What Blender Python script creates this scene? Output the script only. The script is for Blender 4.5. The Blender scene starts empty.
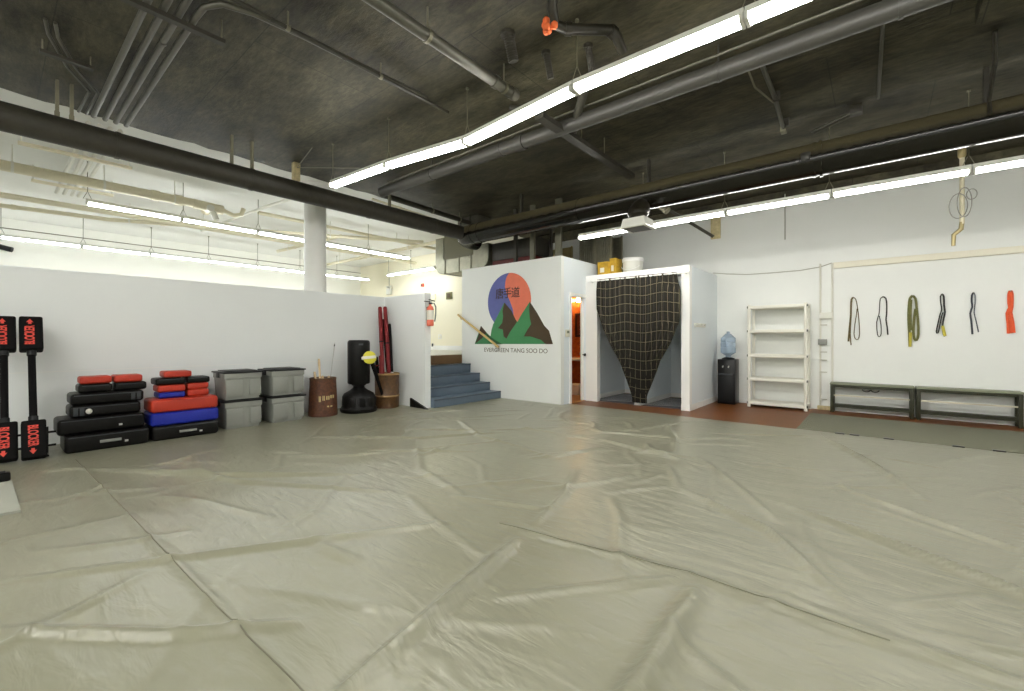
import bpy, bmesh, math, random
import numpy as np
from mathutils import Vector, Matrix, Euler
from mathutils.geometry import tessellate_polygon
random.seed(7)
PI = math.pi
S = bpy.context.scene
C = S.collection

# ------------------------------------------------------------------ camera
F, CX, CY, H, ANG = 438.0, 512.0, 339.0, 1.25, math.radians(39.9)
sA, cA = math.sin(ANG), math.cos(ANG)
cam = bpy.data.objects.new('camera', bpy.data.cameras.new('camera'))
C.objects.link(cam)
cam.location = (0, 0, H)
cam.rotation_euler = (PI / 2, 0, ANG)
cam.data.sensor_width = 36
cam.data.lens = F / 1024 * 36
cam.data.shift_y = -6.5 / 1024
cam.data.clip_start = 0.05
S.camera = cam
S.view_settings.view_transform = 'Standard'
S.view_settings.look = 'None'
S.view_settings.gamma = 1
S.view_settings.exposure = 0.0
S.view_settings.use_curve_mapping = False
S.world = bpy.data.worlds.new('world')
S.world.use_nodes = True
S.world.node_tree.nodes['Background'].inputs[0].default_value = (0.8, 0.85, 0.9, 1)
S.world.node_tree.nodes['Background'].inputs[1].default_value = 0.0


def at(px, py, X=None, Y=None, Z=None):
    """point of the room seen at a pixel, on a plane of known X, Y or Z"""
    k = (px - CX) / F
    d = (-sA + k * cA, cA + k * sA, (CY - py) / F)
    t = X / d[0] if X is not None else Y / d[1] if Y is not None else (Z - H) / d[2]
    return Vector((t * d[0], t * d[1], H + t * d[2]))


# ------------------------------------------------------------------ materials
def lin(c):
    return tuple(((v / 255) / 12.92 if v / 255 <= 0.04045 else ((v / 255 + 0.055) / 1.055) ** 2.4) for v in c) + (1,)


MATS = {}


def mat(name, rgb, rough=0.6, metal=0.0, var=0.0, vscale=6.0, bump=0.0, bscale=40.0, emit=0.0, trans=0.0, coat=0.0, spec=0.5, stretch=None, rgb2=None):
    if name in MATS:
        return MATS[name]
    m = bpy.data.materials.new(name)
    m.use_nodes = True
    nt = m.node_tree
    b = nt.nodes['Principled BSDF']
    col = lin(rgb)
    b.inputs['Base Color'].default_value = col
    b.inputs['Roughness'].default_value = rough
    b.inputs['Metallic'].default_value = metal
    b.inputs['Specular IOR Level'].default_value = spec
    if coat:
        b.inputs['Coat Weight'].default_value = coat
    if trans:
        b.inputs['Transmission Weight'].default_value = trans
    if emit:
        b.inputs['Emission Color'].default_value = col
        b.inputs['Emission Strength'].default_value = emit
    tc = nt.nodes.new('ShaderNodeTexCoord')
    src = tc.outputs['Object']
    if stretch:
        mp = nt.nodes.new('ShaderNodeMapping')
        mp.inputs['Scale'].default_value = stretch
        nt.links.new(src, mp.inputs[0])
        src = mp.outputs[0]
    if var or rgb2:
        n = nt.nodes.new('ShaderNodeTexNoise')
        n.inputs['Scale'].default_value = vscale
        n.inputs['Detail'].default_value = 5
        n.inputs['Roughness'].default_value = 0.65
        nt.links.new(src, n.inputs['Vector'])
        r = nt.nodes.new('ShaderNodeValToRGB')
        r.color_ramp.elements[0].position = 0.3
        r.color_ramp.elements[1].position = 0.7
        if rgb2:
            r.color_ramp.elements[0].color = lin(rgb2)
            r.color_ramp.elements[1].color = col
        else:
            r.color_ramp.elements[0].color = tuple(max(0, c * (1 - var)) for c in col[:3]) + (1,)
            r.color_ramp.elements[1].color = tuple(min(1, c * (1 + var)) for c in col[:3]) + (1,)
        nt.links.new(n.outputs['Fac'], r.inputs[0])
        nt.links.new(r.outputs[0], b.inputs['Base Color'])
    if bump:
        n2 = nt.nodes.new('ShaderNodeTexNoise')
        n2.inputs['Scale'].default_value = bscale
        n2.inputs['Detail'].default_value = 4
        nt.links.new(src, n2.inputs['Vector'])
        bp = nt.nodes.new('ShaderNodeBump')
        bp.inputs['Strength'].default_value = bump
        bp.inputs['Distance'].default_value = 0.02
        nt.links.new(n2.outputs['Fac'], bp.inputs['Height'])
        nt.links.new(bp.outputs[0], b.inputs['Normal'])
    MATS[name] = m
    return m


def mix_layer(m, tex_setup):
    tex_setup(m.node_tree, m.node_tree.nodes['Principled BSDF'])
    return m


WHITE = mat('white wall paint', (238, 240, 236), 0.7, var=0.015, vscale=1.5, bump=0.06, bscale=25)
PARTI = mat('cool white partition paint', (236, 239, 238), 0.7, var=0.012, vscale=1.2, bump=0.04, bscale=25)
CREAM = mat('cream wall paint', (241, 235, 210), 0.7, var=0.012, vscale=1.5)
CREAM2 = mat('ivory wall paint', (240, 239, 229), 0.7, var=0.012, vscale=1.5)
UPF = mat('pale grey vinyl floor', (186, 184, 174), 0.5, var=.05, vscale=4)
BOOTH = mat('pale blue white paint', (232, 239, 242), 0.65)
TRIMW = mat('white trim paint', (242, 242, 238), 0.5)
WCEIL = mat('white painted concrete ceiling', (234, 234, 228), 0.85, var=0.03, vscale=1.0, bump=0.1, bscale=8)
BCEIL = mat('black painted concrete', (58, 56, 48), 0.62, spec=0.35)
FLOOR = mat('red brown painted floor', (106, 60, 22), 0.4, spec=.3, var=0.12, vscale=3, bump=0.05, bscale=30)
MATV = mat('beige vinyl mat cover', (170, 168, 146), 0.3, spec=0.45)
CARPET = mat('grey green carpet', (112, 112, 94), 0.95, var=0.22, vscale=160, bump=0.5, bscale=300)
STEP = mat('blue grey stair paint', (88, 103, 118), 0.5, var=0.05, vscale=6)
NOSE = mat('dark stair edge', (64, 76, 88), 0.5)
BROWN = mat('brown landing edge', (104, 76, 40), 0.55, var=0.1, vscale=8)
BLKPIPE = mat('black glossy duct paint', (40, 37, 28), 0.33, var=0.25, vscale=9)
BLKDUL = mat('black dull pipe paint', (50, 47, 38), 0.55, var=0.25, vscale=14)
GRYPIPE = mat('dark grey pipe paint', (60, 59, 54), 0.45, var=0.12, vscale=14)
DKCOND = mat('smoke grey conduit', (82, 80, 70), 0.42, metal=0.25, var=0.12, vscale=20)
ROD = mat('dusty steel rod', (128, 124, 104), 0.5, metal=0.4)
GALV = mat('galvanised sheet metal', (126, 124, 108), 0.38, metal=0.75, var=0.14, vscale=9)
TANP = mat('cream painted pipe', (222, 214, 186), 0.55, var=0.04, vscale=10)
WPIPE = mat('white painted conduit', (224, 222, 210), 0.5)
HOUS = mat('white enamel light housing', (222, 222, 212), 0.4)
TUBE = mat('lit fluorescent tube', (255, 253, 248), 0.3, emit=61.0)
TUBER = mat('lit tube by the wall', (255, 253, 248), 0.3, emit=40.0)
TUBE2 = mat('lit tube of the far room', (248, 252, 255), 0.3, emit=38.0)
TUBEB = mat('lit tube of the added fill row', (255, 253, 248), 0.3, emit=84.0)  # tubes of the unseen row added to fill the hall with light
GREYP = mat('grey plastic', (138, 140, 134), 0.5, var=0.03, vscale=10)
LID = mat('black plastic lid', (20, 21, 22), 0.42, spec=.25)
VBLK = mat('black vinyl', (11, 10, 9), 0.4, spec=.22, bump=0.12, bscale=60)
VDGR = mat('charcoal vinyl', (48, 52, 56), 0.5)
VRED = mat('red vinyl', (170, 46, 24), 0.42, bump=0.12, bscale=50)
VBLU = mat('blue vinyl', (14, 32, 146), 0.4, bump=0.12, bscale=50)
SILV = mat('silver tag', (200, 200, 196), 0.4, metal=0.3)
REDTX = mat('red print', (226, 74, 60), 0.6)
FOAMB = mat('black foam cover', (9, 8, 8), 0.75, spec=.15, bump=0.1, bscale=120)
REDFOAM = mat('dark red foam', (122, 18, 24), 0.65, var=0.08, vscale=20)
RUST = mat('rust brown barrel', (104, 62, 36), 0.6, rgb2=(58, 30, 18), vscale=26, bump=0.2, bscale=40)
RUST2 = mat('ochre brown barrel', (98, 68, 34), 0.5, rgb2=(66, 42, 20), vscale=18, bump=0.1, bscale=40)
PALEWD = mat('pale wood', (214, 190, 150), 0.6, var=0.1, vscale=12, stretch=(8, 8, 1))
GOLDWD = mat('golden rail wood', (214, 184, 122), 0.45, var=0.12, vscale=10)
OLDWD = mat('weathered wood block', (204, 190, 146), 0.7, var=0.25, vscale=16)
YELL = mat('yellow vinyl', (214, 206, 60), 0.5)
CUPW = mat('off white strap', (226, 224, 214), 0.6)
EXTR = mat('extinguisher red', (226, 104, 74), 0.35, coat=0.3)
EXTL = mat('extinguisher white label', (226, 222, 208), 0.6)
BLKP = mat('black plastic', (10, 10, 11), 0.3, spec=.28)
WATER = mat('blue polycarbonate bottle', (206, 224, 242), 0.12, trans=0.6)
SHELFW = mat('white shelf plastic', (232, 230, 218), 0.5)
SHELFJ = mat('grey shelf joint', (96, 96, 88), 0.5)
BENCHG = mat('olive grey bench paint', (50, 51, 36), 0.5, spec=.3, var=0.08, vscale=20)
BENCHT = mat('grey green bench top', (128, 132, 112), 0.55, var=0.06, vscale=14)
BENCHS = mat('pale bench slat', (206, 200, 178), 0.55)
ORWALL = mat('terracotta sponge wall', (196, 106, 34), 0.7, rgb2=(138, 56, 18), vscale=13)
PORC = mat('white porcelain', (232, 226, 210), 0.2)
BULB = mat('warm lit globe', (255, 206, 130), 0.4, emit=70.0)
DKFRAME = mat('dark picture frame', (46, 18, 12), 0.45)
PICT = mat('reddish print', (128, 54, 30), 0.6, rgb2=(70, 28, 20), vscale=14)
BLUEM = mat('mural blue', (92, 98, 160), 0.7, var=0.06, vscale=10)
REDM = mat('mural salmon red', (222, 116, 88), 0.7, var=0.05, vscale=10)
GREENM = mat('mural green', (62, 134, 82), 0.7, var=0.06, vscale=8)
GREEND = mat('mural deep green', (34, 88, 48), 0.7)
BRWNM = mat('mural dark brown', (66, 50, 26), 0.7, var=0.08, vscale=10)
INK = mat('brown lettering paint', (98, 90, 66), 0.7)
INKD = mat('dark lettering paint', (62, 44, 40), 0.7)
YBOX = mat('yellow printed carton', (216, 178, 50), 0.6, rgb2=(170, 130, 30), vscale=7)
GRNST = mat('green printed carton', (120, 132, 50), 0.6, rgb2=(60, 70, 24), vscale=14)
ORANGE = mat('orange rag', (222, 104, 52), 0.85)
MAROON = mat('maroon duct lining', (92, 26, 22), 0.6)
PLAQ = mat('green brown plaque', (126, 124, 72), 0.5, rgb2=(94, 90, 56), vscale=20)
THERM = mat('thermostat beige', (218, 214, 196), 0.5)
SCREEN = mat('thermostat display', (112, 120, 96), 0.4)
RUGB = mat('charcoal rug', (72, 74, 80), 0.9)
RUGW = mat('white rug stripe', (222, 222, 220), 0.9)
WIRE = mat('grey wire', (150, 148, 140), 0.5)
BRASS = mat('aged brass', (164, 150, 108), 0.45, metal=0.5)
FOAMW = mat('white foam sheet', (164, 166, 154), 0.6)


def ceil_tex(nt, b):
    tc = nt.nodes.new('ShaderNodeTexCoord')
    mp = nt.nodes.new('ShaderNodeMapping')
    mp.inputs['Location'].default_value = (0.4, 0.45, 0)
    nt.links.new(tc.outputs['Object'], mp.inputs[0])
    br = nt.nodes.new('ShaderNodeTexBrick')
    br.offset = 0.35
    br.inputs['Scale'].default_value = 1.0
    br.inputs['Brick Width'].default_value = 2.44
    br.inputs['Row Height'].default_value = 1.22
    br.inputs['Mortar Size'].default_value = 0.006
    br.inputs['Mortar Smooth'].default_value = 0.5
    br.inputs['Color1'].default_value = (1, 1, 1, 1)
    br.inputs['Color2'].default_value = (0.86, 0.86, 0.84, 1)
    br.inputs['Mortar'].default_value = (0.35, 0.35, 0.33, 1)
    nt.links.new(mp.outputs[0], br.inputs['Vector'])

    def noise(scale, stretch, det=6):
        m2 = nt.nodes.new('ShaderNodeMapping')
        m2.inputs['Scale'].default_value = stretch
        m2.inputs['Rotation'].default_value = (0, 0, 0.25)
        nt.links.new(tc.outputs['Object'], m2.inputs[0])
        n = nt.nodes.new('ShaderNodeTexNoise')
        n.inputs['Scale'].default_value = scale
        n.inputs['Detail'].default_value = det
        n.inputs['Roughness'].default_value = 0.7
        nt.links.new(m2.outputs[0], n.inputs['Vector'])
        return n
    n1 = noise(1.1, (1, 2.2, 1))
    r1 = nt.nodes.new('ShaderNodeValToRGB')
    r1.color_ramp.elements[0].position = 0.34
    r1.color_ramp.elements[0].color = lin((31, 26, 11))
    r1.color_ramp.elements[1].position = 0.7
    r1.color_ramp.elements[1].color = lin((92, 88, 68))
    nt.links.new(n1.outputs['Fac'], r1.inputs[0])
    n2 = noise(7, (1, 3.2, 1))
    r2 = nt.nodes.new('ShaderNodeValToRGB')
    r2.color_ramp.elements[0].position = 0.32
    r2.color_ramp.elements[0].color = (0.5, 0.5, 0.47, 1)
    r2.color_ramp.elements[1].position = 0.72
    r2.color_ramp.elements[1].color = (1.4, 1.4, 1.36, 1)
    nt.links.new(n2.outputs['Fac'], r2.inputs[0])
    # small flaked pits
    n3 = noise(5, (1, 2.0, 1), 8)
    r3 = nt.nodes.new('ShaderNodeValToRGB')
    r3.color_ramp.elements[0].position = 0.27
    r3.color_ramp.elements[0].color = (0.3, 0.3, 0.3, 1)
    r3.color_ramp.elements[1].position = 0.31
    r3.color_ramp.elements[1].color = (1, 1, 1, 1)
    nt.links.new(n3.outputs['Fac'], r3.inputs[0])
    prev = r1.outputs[0]
    for o in (br.outputs['Color'], r2.outputs[0], r3.outputs[0]):
        mx = nt.nodes.new('ShaderNodeMix')
        mx.data_type = 'RGBA'
        mx.blend_type = 'MULTIPLY'
        mx.inputs[0].default_value = 1
        nt.links.new(prev, mx.inputs[6])
        nt.links.new(o, mx.inputs[7])
        prev = mx.outputs[2]
    nt.links.new(prev, b.inputs['Base Color'])
    bp = nt.nodes.new('ShaderNodeBump')
    bp.inputs['Strength'].default_value = 0.35
    bp.inputs['Distance'].default_value = 0.03
    nt.links.new(n2.outputs['Fac'], bp.inputs['Height'])
    nt.links.new(bp.outputs[0], b.inputs['Normal'])


mix_layer(BCEIL, ceil_tex)


def mat_tex(nt, b):
    tc = nt.nodes.new('ShaderNodeTexCoord')
    hs = []
    for sc, st, rot in ((1.6, (1, 3.0, 1), 0.5), (3.0, (1, 3.5, 1), -0.75), (6, (1, 2.5, 1), 0.2)):
        mp = nt.nodes.new('ShaderNodeMapping')
        mp.inputs['Scale'].default_value = st
        mp.inputs['Rotation'].default_value = (0, 0, rot)
        nt.links.new(tc.outputs['Object'], mp.inputs[0])
        n = nt.nodes.new('ShaderNodeTexNoise')
        n.inputs['Scale'].default_value = sc
        n.inputs['Detail'].default_value = 3
        n.inputs['Distortion'].default_value = 0.8
        nt.links.new(mp.outputs[0], n.inputs['Vector'])
        hs.append(n.outputs['Fac'])
    a = nt.nodes.new('ShaderNodeMath')
    a.operation = 'ADD'
    nt.links.new(hs[0], a.inputs[0])
    m2 = nt.nodes.new('ShaderNodeMath')
    m2.operation = 'MULTIPLY_ADD'
    m2.inputs[1].default_value = 0.6
    nt.links.new(hs[1], m2.inputs[0])
    nt.links.new(a.outputs[0], m2.inputs[2])
    m3 = nt.nodes.new('ShaderNodeMath')
    m3.operation = 'MULTIPLY_ADD'
    m3.inputs[1].default_value = 0.08
    nt.links.new(hs[2], m3.inputs[0])
    nt.links.new(m2.outputs[0], m3.inputs[2])
    a.inputs[1].default_value = 0
    bp = nt.nodes.new('ShaderNodeBump')
    bp.inputs['Strength'].default_value = 0.42
    bp.inputs['Distance'].default_value = 0.03
    nt.links.new(m3.outputs[0], bp.inputs['Height'])
    nt.links.new(bp.outputs[0], b.inputs['Normal'])
    n = nt.nodes.new('ShaderNodeTexNoise')
    n.inputs['Scale'].default_value = 0.7
    n.inputs['Detail'].default_value = 6
    nt.links.new(tc.outputs['Object'], n.inputs['Vector'])
    r = nt.nodes.new('ShaderNodeValToRGB')
    r.color_ramp.elements[0].position = 0.3
    r.color_ramp.elements[0].color = lin((129, 128, 109))
    r.color_ramp.elements[1].position = 0.7
    r.color_ramp.elements[1].color = lin((141, 140, 121))
    nt.links.new(n.outputs['Fac'], r.inputs[0])
    nt.links.new(r.outputs[0], b.inputs['Base Color'])


mix_layer(MATV, mat_tex)

DUCTM = mat('black gloss duct with dusty upper side', (26, 24, 18), 0.2, spec=0.4)


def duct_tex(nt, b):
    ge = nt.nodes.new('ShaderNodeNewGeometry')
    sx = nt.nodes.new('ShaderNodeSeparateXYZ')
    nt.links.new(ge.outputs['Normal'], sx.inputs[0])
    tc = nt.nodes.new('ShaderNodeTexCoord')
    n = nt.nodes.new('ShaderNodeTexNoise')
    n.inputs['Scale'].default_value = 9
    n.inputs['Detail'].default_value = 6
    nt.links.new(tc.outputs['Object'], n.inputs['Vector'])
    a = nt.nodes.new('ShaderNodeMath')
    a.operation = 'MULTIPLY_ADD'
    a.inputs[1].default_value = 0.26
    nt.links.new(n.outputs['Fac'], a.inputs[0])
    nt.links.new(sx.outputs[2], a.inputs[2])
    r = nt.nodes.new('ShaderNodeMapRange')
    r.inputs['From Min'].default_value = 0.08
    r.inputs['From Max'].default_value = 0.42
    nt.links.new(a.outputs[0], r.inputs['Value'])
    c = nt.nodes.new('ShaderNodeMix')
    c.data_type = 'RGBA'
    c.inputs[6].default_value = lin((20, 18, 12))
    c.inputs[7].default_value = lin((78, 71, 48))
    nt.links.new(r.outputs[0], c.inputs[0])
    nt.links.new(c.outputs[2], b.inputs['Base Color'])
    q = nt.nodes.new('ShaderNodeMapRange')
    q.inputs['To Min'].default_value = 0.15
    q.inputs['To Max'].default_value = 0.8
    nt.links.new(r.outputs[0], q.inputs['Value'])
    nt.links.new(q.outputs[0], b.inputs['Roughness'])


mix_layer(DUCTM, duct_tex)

PLAID = mat('dark windowpane check cloth', (40, 36, 28), 0.9)


def plaid_tex(nt, b):
    uv = nt.nodes.new('ShaderNodeUVMap')
    sx = nt.nodes.new('ShaderNodeSeparateXYZ')
    nt.links.new(uv.outputs[0], sx.inputs[0])
    outs = []
    for i, per, wid in ((0, 0.102, 0.075), (1, 0.172, 0.06)):
        d = nt.nodes.new('ShaderNodeMath')
        d.operation = 'DIVIDE'
        d.inputs[1].default_value = per
        nt.links.new(sx.outputs[i], d.inputs[0])
        fr = nt.nodes.new('ShaderNodeMath')
        fr.operation = 'FRACT'
        nt.links.new(d.outputs[0], fr.inputs[0])
        lt = nt.nodes.new('ShaderNodeMath')
        lt.operation = 'LESS_THAN'
        lt.inputs[1].default_value = wid
        nt.links.new(fr.outputs[0], lt.inputs[0])
        outs.append(lt.outputs[0])
    mx = nt.nodes.new('ShaderNodeMath')
    mx.operation = 'MAXIMUM'
    nt.links.new(outs[0], mx.inputs[0])
    nt.links.new(outs[1], mx.inputs[1])
    c = nt.nodes.new('ShaderNodeMix')
    c.data_type = 'RGBA'
    c.inputs[6].default_value = lin((34, 31, 23))
    c.inputs[7].default_value = lin((118, 110, 88))
    nt.links.new(mx.outputs[0], c.inputs[0])
    nt.links.new(c.outputs[2], b.inputs['Base Color'])


mix_layer(PLAID, plaid_tex)


# ------------------------------------------------------------------ mesh builder
class MB:
    def __init__(self):
        self.bm = bmesh.new()

    def box(self, x0, x1, y0, y1, z0, z1, bevel=0.0, seg=2, M=None):
        r = bmesh.ops.create_cube(self.bm, size=1)
        vs = r['verts']
        for v in vs:
            v.co = Vector(((x0 + x1) / 2 + v.co.x * (x1 - x0), (y0 + y1) / 2 + v.co.y * (y1 - y0), (z0 + z1) / 2 + v.co.z * (z1 - z0)))
        if M is not None:
            for v in vs:
                v.co = M @ v.co
        if bevel:
            es = list({e for v in vs for e in v.link_edges})
            bmesh.ops.bevel(self.bm, geom=es, offset=bevel, segments=seg, profile=0.5, affect='EDGES', clamp_overlap=True)
        return self

    def loft(self, rings, closed=True, caps=True):
        L = [[self.bm.verts.new(p) for p in r] for r in rings]
        n = len(L[0])
        for a, b in zip(L, L[1:]):
            for i in range(n if closed else n - 1):
                j = (i + 1) % n
                try:
                    self.bm.faces.new((a[i], a[j], b[j], b[i]))
                except ValueError:
                    pass
        if caps and closed:
            self.bm.faces.new(L[0][::-1])
            self.bm.faces.new(L[-1])
        return self

    def tube(self, pts, r, seg=12, sx=1.0, sy=1.0, up=None, caps=True):
        pts = [Vector(p) for p in pts]
        rr = r if isinstance(r, (list, tuple)) else [r] * len(pts)
        rings = []
        prev = None
        for i, p in enumerate(pts):
            d = (pts[min(i + 1, len(pts) - 1)] - pts[max(i - 1, 0)])
            if d.length < 1e-9:
                d = Vector((0, 0, 1))
            d.normalize()
            if up is not None:
                a = Vector(up)
                a = (a - d * a.dot(d))
            elif prev is None:
                a = Vector((0, 0, 1)) if abs(d.z) < 0.9 else Vector((1, 0, 0))
                a = a - d * a.dot(d)
            else:
                a = prev - d * prev.dot(d)
            if a.length < 1e-6:
                a = d.orthogonal()
            a.normalize()
            prev = a
            b = d.cross(a)
            sc = 1.0
            if 0 < i < len(pts) - 1:
                d1 = (pts[i] - pts[i - 1]).normalized()
                cs = max(0.5, d1.dot(d))
                sc = 1.0
            rings.append([p + (a * math.cos(2 * PI * k / seg) * sy + b * math.sin(2 * PI * k / seg) * sx) * rr[i] * sc for k in range(seg)])
        return self.loft(rings, True, caps)

    def lathe(self, prof, seg=32, c=(0, 0, 0)):
        rings = []
        for r, z in prof:
            r = max(r, 0.0004)
            rings.append([Vector((c[0] + r * math.cos(2 * PI * k / seg), c[1] + r * math.sin(2 * PI * k / seg), c[2] + z)) for k in range(seg)])
        return self.loft(rings)

    def prism(self, poly, f0, f1):
        a = [self.bm.verts.new(f0(*p)) for p in poly]
        b = [self.bm.verts.new(f1(*p)) for p in poly]
        n = len(poly)
        for i in range(n):
            j = (i + 1) % n
            self.bm.faces.new((a[i], a[j], b[j], b[i]))
        self.bm.faces.new(a[::-1])
        self.bm.faces.new(b)
        return self

    def plate(self, poly, f0, f1):
        """like prism, for outlines that fold in and out"""
        tri = tessellate_polygon([[Vector((x, y, 0)) for x, y in poly]])
        a = [self.bm.verts.new(f0(*p)) for p in poly]
        b = [self.bm.verts.new(f1(*p)) for p in poly]
        n = len(poly)
        for i in range(n):
            j = (i + 1) % n
            self.bm.faces.new((a[i], a[j], b[j], b[i]))
        for i, j, k in tri:
            self.bm.faces.new((a[i], a[j], a[k]))
            self.bm.faces.new((b[i], b[k], b[j]))
        return self

    def ball(self, c, r, s=(1, 1, 1), seg=16):
        q = bmesh.ops.create_uvsphere(self.bm, u_segments=seg, v_segments=max(6, seg // 2), radius=r)
        for v in q['verts']:
            v.co = Vector((v.co.x * s[0] + c[0], v.co.y * s[1] + c[1], v.co.z * s[2] + c[2]))
        return self

    def build(self, name, m, parent=None, smooth=None, ang=35):
        bm = self.bm
        bmesh.ops.recalc_face_normals(bm, faces=bm.faces[:])
        base = Vector((0, 0, 0))
        if parent is None and bm.verts:
            xs = [v.co.x for v in bm.verts]
            ys = [v.co.y for v in bm.verts]
            zs = [v.co.z for v in bm.verts]
            base = Vector(((min(xs) + max(xs)) / 2, (min(ys) + max(ys)) / 2, min(zs)))
            for v in bm.verts:
                v.co -= base
        la = math.radians(ang)
        for f in bm.faces:
            f.smooth = True
        for e in bm.edges:
            if len(e.link_faces) == 2:
                try:
                    e.smooth = e.calc_face_angle() < la
                except ValueError:
                    e.smooth = True
        me = bpy.data.meshes.new(name)
        bm.to_mesh(me)
        bm.free()
        me.materials.append(m)
        o = bpy.data.objects.new(name, me)
        C.objects.link(o)
        if parent is not None:
            o.parent = parent
        else:
            o.location = base
        return o


def tag(o, label=None, cat=None, group=None, kind=None):
    if label:
        o['label'] = label
    if cat:
        o['category'] = cat
    if group:
        o['group'] = group
    if kind:
        o['kind'] = kind
    return o


def thing(name, label, cat, loc=(0, 0, 0), rotz=0.0, group=None, rot=None):
    o = bpy.data.objects.new(name, None)
    o.empty_display_size = 0.1
    C.objects.link(o)
    o.location = loc
    o.rotation_euler = rot if rot is not None else (0, 0, rotz)
    return tag(o, label, cat, group)


def struct(name, mb, m):
    return tag(mb.build(name, m), kind='structure')


def box_struct(name, m, *b):
    return struct(name, MB().box(*b), m)


def copy_tree(o, loc=None, rot=None, label=None, group=None):
    r = o.copy()
    C.objects.link(r)
    if loc is not None:
        r.location = loc
    if rot is not None:
        r.rotation_euler = rot
    if label:
        r['label'] = label
    if group:
        r['group'] = group
    for ch in list(o.children):
        c = ch.copy()
        C.objects.link(c)
        c.parent = r
        for g in list(ch.children):
            d = g.copy()
            C.objects.link(d)
            d.parent = c
    return r


def text(name, body, size, m, parent, M, ext=0.002, width=None, offset=0.0, spacing=1.0):
    cu = bpy.data.curves.new(name, 'FONT')
    cu.body = body
    cu.size = size
    cu.extrude = ext
    cu.offset = offset
    cu.align_x = 'CENTER'
    cu.align_y = 'CENTER'
    cu.space_character = spacing
    t = bpy.data.objects.new(name + ' source', cu)
    C.objects.link(t)
    bpy.context.view_layer.update()
    dg = bpy.context.evaluated_depsgraph_get()
    me = bpy.data.meshes.new_from_object(t.evaluated_get(dg))
    bpy.data.objects.remove(t)
    xs = [v.co.x for v in me.vertices] or [0, 1]
    k = width / (max(xs) - min(xs)) if width else 1
    for v in me.vertices:
        v.co = M @ Vector((v.co.x * k, v.co.y, v.co.z))
    me.materials.clear()
    me.materials.append(m)
    me.name = name
    o = bpy.data.objects.new(name, me)
    C.objects.link(o)
    o.parent = parent
    return o


# ------------------------------------------------------------------ room shell
XL, XR, YN, YB = -7.4, 4.2, -3.0, 9.5      # hall
XF = -15.8                                  # far wall of the room behind the partition
ZC = 4.0
UP = 0.893                                  # raised floor behind the partition
MT = 0.015                                  # top of the vinyl cover

box_struct('floor', FLOOR, XF - .1, XR + .1, YN - .1, YB + .1, -0.12, 0.0)
box_struct('wall_right', WHITE, -7.25, XR + .1, YB, YB + .12, 0, ZC)
box_struct('wall_side', WHITE, XR, XR + .12, YN, YB, 0, ZC)
box_struct('wall_near', WHITE, XF, XR + .1, YN - .12, YN, 0, ZC + .15)
box_struct('wall_back', CREAM, XF, -7.25, YB, YB + .12, 0, ZC + .15)
box_struct('wall_far', CREAM2, XF - .12, XF, YN - .1, YB + .1, 0, ZC + .15)
# low partition and its return beside the stair
struct('wall_left', MB().box(XL - .13, XL, YN, 5.1, 0, 2.065), PARTI)
struct('wall_return', MB().box(XL, -6.17, 4.97, 5.1, 0, 2.065), PARTI)
box_struct('trim_seam', TRIMW, XL, XL + .004, YN, 4.97, .865, .872)
# ceilings: the black slab has an uneven paint edge above the partition
edge = [(XL + random.uniform(-.05, .04), y) for y in np.arange(YN, YB + .01, .18)]
struct('ceiling', MB().plate([(XR + .1, YB), (XR + .1, YN)] + edge, lambda x, y: Vector((x, y, ZC)), lambda x, y: Vector((x, y, ZC + .12))), BCEIL)
struct('ceiling_white', MB().box(XF, -9.4, YN, YB, ZC + .1, ZC + .25), WCEIL)
struct('ceiling_band', MB().box(-9.4, XL + .1, YN, YB, ZC + .005, ZC + .25), WCEIL)
box_struct('floor_upper', UPF, XF, -7.53, YN, YB, UP - .1, UP)
box_struct('floor_landing', BROWN, -7.53, -7.25, 5.1, 6.9, UP - .19, UP)
# black paint band where the hall ceiling meets the wall
struct('trim_beam', MB().box(-7.25, XR, YB - .02, YB, 3.76, ZC), BCEIL)
# soffit box at the ceiling top right
struct('trim_soffit', MB().box(.62, 3.2, 3.9, 5.28, 3.86, ZC), BCEIL)

# mural block / bathroom
XM = -4.57
struct('wall_mural', MB().box(-7.25, XM, 6.9, 7.0, 0, 2.82), WHITE)
struct('wall_mural_end', MB().box(-7.25, -7.15, 7.0, YB, 0, 2.82), CREAM)
DY0, DY1, DZ = 7.25, 7.8, 2.08
struct('wall_bathroom', MB().box(XM - .1, XM, 7.0, DY0, 0, 2.82).box(XM - .1, XM, DY0, YB, DZ, 2.82).box(XM - .1, XM, DY1, YB, 0, DZ), BOOTH)
struct('wall_bathroom_back', MB().box(-7.15, XM - .1, 9.32, 9.4, 0, 2.5), ORWALL)
struct('wall_bathroom_inner', MB().box(-6.6, -6.55, 7.05, 9.32, 0, 2.5), ORWALL)
struct('ceiling_bathroom', MB().box(-7.15, XM - .1, 7.0, YB, 2.5, 2.56), WHITE)
struct('floor_bathroom', MB().box(-7.15, XM, 7.0, 9.32, 0, .006), mat('tan vinyl floor', (168, 118, 66), .4, var=.1, vscale=12))
struct('trim_door', MB().box(XM, XM + .02, DY0 - .07, DY0, 0, DZ + .07).box(XM, XM + .02, DY0, DY1, DZ, DZ + .07), TRIMW)
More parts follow.
